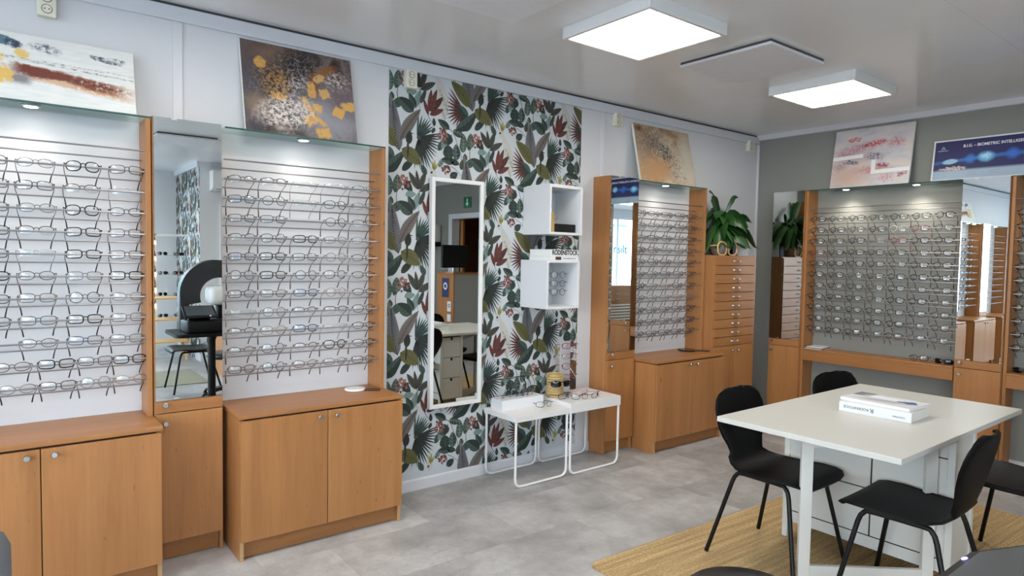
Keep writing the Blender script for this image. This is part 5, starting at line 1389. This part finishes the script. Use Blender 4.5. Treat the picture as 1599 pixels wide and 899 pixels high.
def plant():
    t = thing('potted_plant', 'leafy green potted plant on the wooden drawer cabinet in the corner', 'plant', (5.02, 3.450, 1.5305))
    mb = MB(); r_ = random.Random(3)
    spec = []
    for k in range(34):
        az = rad(-180 + 184 * ((k * .618) % 1)) if k % 5 else rad(r_.uniform(0, 180))
        spec.append((az, r_.uniform(.13, .25), r_.uniform(.085, .125), r_.uniform(.12, .38), r_.uniform(.06, .26), r_.uniform(-1.0, 1.0)))
    spec += [(rad(-4), .35, .12, .30, .24, .4), (rad(-12), .37, .125, .30, .36, -.3), (rad(-26), .33, .12, .26, .34, .1), (rad(4), .33, .12, .33, .30, 0), (rad(-172), .25, .11, .24, .36, -.3), (rad(-152), .22, .11, .22, .40, .2), (rad(-108), .15, .10, .22, .40, 0)]
    spec += [(rad(-24), .14, .08, .44, .02, 1.0), (rad(182), .17, .075, .47, .02, .8), (rad(150), .12, .07, .42, .0, -.8)]
    for az, L, w, rise, droop, roll in spec:
        y = math.sin(az)
        if y > 0: L *= 1 - .62 * y
        leaf_mesh(mb, Vector((0.02, 0.01, .10)), az, L, w, rise, droop, roll, r_)
    # keep foliage in front of the wall
    mb.v = [(p[0], min(p[1], .128), max(p[2], .002) if p[1] > -.05 else max(p[2], .06)) for p in mb.v]
    obj('foliage', mb, ['leaf_green', 'stalk_green'], t, smooth=70)
    obj('pot', MB().lathe([(.052, 0), (.078, .02), (.092, .06), (.092, .09), (.080, .125), (.074, .125), (.082, .09), (.078, .11)][:6] + [(.070, .105)], 0, 0, 0, 36), 'pot_glaze', t, smooth=60)
    obj('soil', MB().lathe([(.071, .100), (.071, .106)], 0, 0, 0, 30), 'soil', t)
M['leaf_green'] = simple('glossy_dark_leaf', (40, 78, 32), .36, noise_amt=.35, noise_scale=7)
M['stalk_green'] = simple('leaf_stalk', (70, 110, 50), .5); M['soil'] = simple('potting_soil', (50, 38, 30), .95)
M['pot_glaze'] = simple('grey_brown_glazed_pot', (150, 138, 128), .35, noise_amt=.2, noise_scale=5)
plant()
t = thing('wooden_ornament', 'large pale wooden eyeglasses ornament standing in front of the plant pot', 'ornament', (4.985, 3.350, 1.5305))
M['pale_wood'] = simple('pale_plywood', (212, 172, 118), .5, noise_amt=.08, noise_scale=20)
g = MB()
for sx in (-1, 1):
    out = [(sx * .078 + x, z + .060) for x, z in rrect(.128, .112, .046, 6)]
    g.tube([(a, 0, b) for a, b in out], .0075, 8, closed=True, squash=1.0)
g.tube([(-.020, 0, .078), (0, -.002, .086), (.020, 0, .078)], .0075, 8)
obj('frame', g, 'pale_wood', t, smooth=60)
for sx in (-1, 1): obj('temple', MB().tube([(sx * .142, .0, .085), (sx * .146, .06, .085), (sx * .146, .10, .07)], .006, 8), 'pale_wood', t, smooth=60)
solo('speaker_box', MB().box(-.035, .035, -.03, .03, 0, .155, 0, .004), 'black_plastic', 'black upright box behind the plant on the drawer cabinet', 'box', (5.215, 3.455, 1.5305))
t = thing('arched_mirror', 'pale arch-topped table mirror behind the plant, near the room corner', 'mirror', (5.245, 3.520, 1.5305), rad(-6))
arch = [(-.09, 0), (.09, 0)] + [(.09 * math.cos(a), .20 + .15 * math.sin(a)) for a in [PI * k / 16 for k in range(17)]]
obj('frame', MB().prism(arch, -.008, .008), 'white_lacquer', t, smooth=30)
obj('glass', MB().prism([(x * .86, .018 + z * .93) for x, z in arch], -.0092, -.0082), 'mirror', t)
solo('white_card', MB().box(-.0015, .0015, -.05, .05, 0, .14), 'white_matte', 'small white card standing on the drawer cabinet, seen in the slim mirror', 'card', (5.355, 3.43, 1.5305), rad(2))

# ---------------------------------------------------------------- foreground pieces
# grey armchair corner at the left edge
t = thing('armchair', 'grey upholstered armchair, only its corner showing at the left edge', 'armchair', (-.345, 1.80, 0), rad(90))
obj('backrest', MB().box(-.34, .34, -.352, -.22, .12, .775, 0, .05), 'grey_fabric', t, smooth=60)
obj('seat', MB().box(-.27, .27, -.22, .32, .25, .45, 0, .04), 'grey_fabric', t, smooth=60)
for sx in (-1, 1):
    obj('armrest', MB().box(sx * .27, sx * .35, -.22, .30, .12, .62, 0, .035), 'grey_fabric', t, smooth=60)
    for yy in (-.28, .26): obj('leg', MB().lathe([(.012, 0), (.02, .13)], sx * .28, yy, 0, 14), 'black_metal', t, smooth=True)
# eye examination instrument on a black table, corner of its screen at the right edge
t = thing('instrument_table', 'black instrument table behind the photographer, seen in the tall left mirror', 'table', (1.52, .20, 0))
obj('tabletop', MB().prism(rrect(.68, .54, .05, 5, .02), .715, .745, plane='xy'), 'black_plastic', t, smooth=40)
obj('column', MB().lathe([(.18, .0), (.18, .02), (.05, .05), (.035, .06), (.035, .715)], .05, -.06, 0, 28), 'black_metal', t, smooth=True)
t = thing('eye_instrument', 'black and white eye examination instrument, corner of its screen at lower right', 'instrument', (1.60, .26, .7455))
obj('base_unit', MB().box(-.30, .20, -.14, .165, 0, .115, 0, .02), 'black_plastic', t, smooth=50)
SCR = rotm((-.185, .104, .192), rx=rad(-28))
sc = MB().merge(MB().box(-.14, .14, -.10, .10, -.008, .008, 0, .007), SCR).merge(MB().box(-.09, .09, -.03, .03, -.09, -.006), SCR)
obj('bezel', sc, 'black_plastic', t, smooth=50)
obj('screen', MB().merge(MB().box(-.118, .118, -.085, .070, .0082, .0092), SCR), simple('grey_screen', (70, 76, 80), .3), t)
obj('indicator_light', MB().merge(MB().lathe([(.006, 0), (.006, .003), (.002, .004)], .075, .084, .008, 12), SCR), emit('violet_led', (.25, .2, 1, 1), 2.0), t, smooth=True)
arc = []
for k in range(29):
    a = rad(-20 + 220 * k / 28); arc.append((.02 + .32 * math.cos(a), .345 + .32 * math.sin(a)))
inn = []
for k in range(29):
    a = rad(-20 + 220 * k / 28); inn.append((.05 + .175 * math.cos(a), .32 + .175 * math.sin(a)))
hd = MB()
for k in range(28):
    a0, a1, b0, b1 = arc[k], arc[k + 1], inn[k], inn[k + 1]
    hd.prism([a0, a1, b1, b0], -.26, -.14)
obj('hood', hd, 'dark_hood', t)
obj('upright', MB().box(-.30, -.215, -.25, -.15, 0, .36, 0, .008), 'dark_hood', t, smooth=50)
M_head = MB().box(-.08, .18, -.20, .05, .24, .42, 0, .05)
obj('optic_head', M_head, 'white_lacquer', t, smooth=50)
obj('head_stem', MB().box(.0, .10, -.12, -.02, .10, .26, 0, .02), 'black_plastic', t, smooth=50)
# ---------------------------------------------------------------- the part of the shop that only the mirrors show
chair('black chair in front of the instrument table, seen in the tall left mirror', 1.60, -.78, rad(90), 'black chairs seen only in mirrors')
# exit sign, paper towel dispenser
t = thing('exit_sign', 'green sign with a white downward arrow above the rear doorway', 'sign', (XW, -1.385, 2.325), RW)
obj('plate', MB().box(-.10, .10, -.012, -.001, -.085, .085, 0, .003), simple('sign_green', (20, 110, 74), .4), t)
obj('arrow', MB().prism([(-.013, .06), (.013, .06), (.013, -.01), (.045, -.01), (0, -.06), (-.045, -.01), (-.013, -.01)], -.0135, -.0122), 'print_white', t)
t = thing('towel_dispenser', 'white and black paper towel dispenser on the grey wall', 'dispenser', (XW, -2.29, 1.64), RW)
obj('cover', MB().box(-.15, .15, -.20, -.001, .07, .36, 0, .03), 'white_lacquer', t, smooth=50)
obj('base', MB().box(-.15, .15, -.21, -.001, 0, .07, 0, .015), 'black_plastic', t, smooth=50)
obj('paper_tail', MB().box(-.03, .03, -.11, -.10, -.05, .005, 0, .003), 'book_pages', t)
# reception counter with monitor
t = thing('reception_counter', 'tall reception counter with alder end and grey front, seen in the framed mirror', 'counter', (4.99, -.5, 0))
obj('end_panel', MB().box(-.02, .0, -.42, .0, 0, 1.225, 0, .002), 'wood', t)
obj('front_panel', MB().box(0, .80, -.02, 0, 0, 1.225, 0, .002), simple('grey_laminate', (150, 150, 148), .5), t)
obj('counter_top', MB().box(-.03, .80, -.43, .012, 1.225, 1.25, 0, .003), 'wood_x', t)
obj('back_panel', MB().box(0, .80, -.42, -.40, 0, 1.225), 'wood', t)
def sheet(label, y, z, w, h, mat, fg):
    t = thing('notice', label, 'notice', (4.968, -.5 + y, z), RW, 'notices on the counter end')
    obj('sheet', MB().box(-w / 2, w / 2, -.003, -.0005, -h / 2, h / 2), mat, t)
    obj('emblem', MB().lathe([(w * .3, -.0042), (w * .3, -.0032)], 0, 0, h * .08, 24, axis='y'), fg, t)
    obj('emblem_centre', MB().lathe([(w * .17, -.0050), (w * .17, -.0044)], 0, 0, h * .08, 20, axis='y'), mat, t)
sheet('dark blue notice with a round white emblem on the counter end', -.20, 1.04, .17, .27, 'poster_blue', 'print_white')
sheet('small white notice with a blue emblem on the counter end', -.10, .78, .09, .14, 'book_white', 'poster_blue')
sheet('smallest white notice below the others on the counter end', -.10, .62, .09, .10, 'book_white', 'print_white')
t = thing('monitor', 'black computer monitor on the reception counter', 'monitor', (5.12, -.70, 1.2505), rad(170))
obj('screen', MB().box(-.25, .25, -.02, .02, .07, .39, 0, .006), 'black_plastic', t)
obj('stand', MB().box(-.03, .03, .0, .03, .01, .14, 0, .004).box(-.11, .11, -.08, .09, 0, .01, 0, .003), 'metal', t)
M_ = simple('black_office_fabric', (22, 22, 24), .85)
# lens drawer unit and tray stack seen twice-mirrored
t = thing('drawer_unit', 'wooden drawer unit with a stack of trays, seen only by double reflection', 'drawer unit', (2.45, -1.35, 0), PI)
obj('carcass', MB().box(-.40, .40, .0, .38, 0, 1.0, 0, .002), 'wood', t)
for k in range(3):
    d = obj('drawer', MB().box(-.39, .39, -.018, -.001, .72 + .09 * k, .805 + .09 * k, 0, .002), 'wood_x', t)
    obj('handle', MB().box(-.05, .05, -.035, -.018, .76 + .09 * k, .768 + .09 * k, 0, .002), 'metal', d)
for k in range(6):
    obj('tray', MB().box(-.37, .37, -.016, .0, .38 + .052 * k, .402 + .052 * k), 'white_tray', t)
# display rack with sunglasses, bulbs and a wooden high chair at the back wall
t = thing('display_rack', 'white metal display stand with glass shelves at the back wall', 'display rack', (1.90, -3.55, 0))
fr = MB()
for x in (-.22, .22):
    for y in (-.15, .15): fr.box(x - .012, x + .012, y - .012, y + .012, 0, 1.72)
fr.box(-.232, .232, .138, .162, 1.70, 1.724).box(-.232, .232, -.162, -.138, 1.70, 1.724)
obj('frame', fr, 'white_lacquer', t)
for z in (.55, .85, 1.15, 1.42): obj('shelf', MB().box(-.22, .22, -.15, .15, z, z + .008), 'glass_shelf', t)
k = 0
for z in (.5585, .8585, 1.1585, 1.4285):
    for x in (1.78, 1.98):
        k += 1
        lay((['rect', 'panto', 'aviator', 'round'][k % 4], 'thick', ['black', 'navy', 'red', 'tortoise'][k % 4], 'sun'), x, -3.45, z, rad(180 + 10 * (k % 3)), '%s sunglasses, %s one on the %s shelf of the back display stand' % (COLW[['black', 'navy', 'red', 'tortoise'][k % 4]], 'left' if x > 1.9 else 'right', ['lowest', 'lowest', 'second', 'second', 'third', 'third', 'top', 'top'][k - 1]), 'sunglasses on the back display stand', name='sunglasses', cat='sunglasses')
for k in range(5):
    t = thing('light_bulb', 'glowing warm bulb of the string hung on the back display stand', 'light bulb', (1.66, -3.38, 1.62 - .22 * k), 0, 'string of warm bulbs')
    obj('globe', MB().lathe([(.004, -.05), (.02, -.04), (.026, -.02), (.018, 0), (.011, .012)], 0, 0, 0, 16), 'bulb_emit', t, smooth=True)
    obj('cap', MB().lathe([(.013, .012), (.013, .045), (.006, .05)], 0, 0, 0, 12), 'black_plastic', t, smooth=True)
solo('cable', MB().tube([(1.66 + .02 * (j % 2), -3.385, 1.72 - .1 * j) for j in range(11)], .004, 6), 'black_plastic', 'black cable of the bulb string down the back display stand', 'cable', smooth=True)
t = thing('wooden_trolley', 'pale wooden two-shelf trolley at the back wall, seen in a mirror', 'trolley', (1.78, -3.10, 0))
for x in (-.2, .2):
    for y in (-.14, .14): obj('leg', MB().box(x - .016, x + .016, y - .016, y + .016, 0, .84, 0, .003), 'pale_wood', t)
for z in (.25, .55, .84): obj('shelf', MB().box(-.23, .23, -.17, .17, z, z + .02, 0, .003), 'pale_wood', t)
solo('rug', MB().prism(rrect(1.4, 1.0, .04), 0, .008, plane='xy'), simple('sage_rug', (134, 132, 112), .9, noise_amt=.12, noise_scale=60, bump=.5, bump_scale=150), 'flat sage green rug seen in the tall left mirror', 'rug', (1.15, -1.62, .0005))
t = thing('air_conditioner', 'white wall air conditioner seen at the top of the tall left mirror', 'air conditioner', (2.62, YB, 2.30), PI)
obj('casing', MB().prism([(-.0, 0), (-.18, .03), (-.20, .10), (-.20, .27), (0, .27)], -.40, .40, plane='yz'), 'white_lacquer', t)
obj('vent_flap', MB().box(-.36, .36, -.175, -.06, .005, .018, 0, .003), 'white_matte', t)
g = MB().box(2.35, 2.45, YB - .001, YB + .02, 0, 2.12, 0, .003).box(3.25, 3.35, YB - .001, YB + .02, 0, 2.12, 0, .003).box(2.45, 3.25, YB - .001, YB + .02, 2.04, 2.12, 0, .003)
d2 = struct('door_2', g, 'trim_white'); struct('door_leaf', MB().box(2.45, 3.25, YB, YB + .012, .005, 2.04), simple('grey_green_door', (128, 132, 124), .5), d2)
# lettering on the shop window
text('window_lettering', 'nsilt', .30, (-.75, YB2 - .05, 1.72), (PI / 2, 0, PI), 'print_dark')
bpy.data.objects['window_lettering']['label'] = 'dark handwritten-style letters on the shop window, seen by double reflection'; bpy.data.objects['window_lettering']['category'] = 'lettering'

# ---------------------------------------------------------------- light
w = bpy.data.worlds.new('sky'); bpy.context.scene.world = w; w.use_nodes = True
nt = w.node_tree; bg = nt.nodes['Background']
tc = N(nt, 'ShaderNodeTexCoord'); sp = N(nt, 'ShaderNodeSeparateXYZ'); nt.links.new(tc.outputs['Generated'], sp.inputs[0])
r = N(nt, 'ShaderNodeValToRGB'); r.color_ramp.elements[0].position = .45; r.color_ramp.elements[0].color = (.75, .80, .86, 1); r.color_ramp.elements[1].position = 1; r.color_ramp.elements[1].color = (.62, .76, 1.0, 1)
mr = N(nt, 'ShaderNodeMapRange'); mr.inputs['From Min'].default_value = -1; nt.links.new(sp.outputs[2], mr.inputs[0]); nt.links.new(mr.outputs[0], r.inputs[0])
nt.links.new(r.outputs[0], bg.inputs[0]); bg.inputs[1].default_value = 12.0
def portal(name, loc, rot, sx, sy):
    l = bpy.data.lights.new(name, 'AREA'); l.shape = 'RECTANGLE'; l.size = sx; l.size_y = sy; l.cycles.is_portal = True
    o = bpy.data.objects.new(name, l); C.objects.link(o); o.location = loc; o.rotation_euler = rot
#portal('window_portal', (-.62, YB2 - .16, 1.52), (PI / 2, 0, 0), 4.2, 2.0)
#portal('window_portal', (XL - .16, -.5, 1.52), (PI / 2, 0, -PI / 2), 6.8, 2.0)
# ceiling lamps: emissive diffusers plus matching area lights; unseen ones are added for brightness
def lamp(x, y, e=14):
    l = bpy.data.lights.new('ceiling_lamp', 'AREA'); l.shape = 'SQUARE'; l.size = .54; l.energy = e; l.color = (1, .94, .85)
    o = bpy.data.objects.new('ceiling_lamp', l); C.objects.link(o); o.location = (x, y, HC - .058)
    o.visible_camera = True
lamp(2.6325, 2.305); lamp(4.5025, 2.2475); lamp(.76, 2.325); lamp(-1.11, 2.325); lamp(2.6, -.605); lamp(.76, -2.405)  # only the first pair is in view; the rest are added fill
sc = bpy.context.scene
sc.view_settings.view_transform = 'Standard'; sc.view_settings.look = 'None'; sc.view_settings.gamma = 1; sc.view_settings.use_curve_mapping = False
sc.view_settings.exposure = 0.2
sc.cycles.max_bounces = 10; sc.cycles.diffuse_bounces = 5; sc.cycles.glossy_bounces = 6; sc.cycles.transparent_max_bounces = 24; sc.cycles.transmission_bounces = 6
sc.cycles.caustics_reflective = False; sc.cycles.caustics_refractive = False; sc.cycles.sample_clamp_indirect = 6
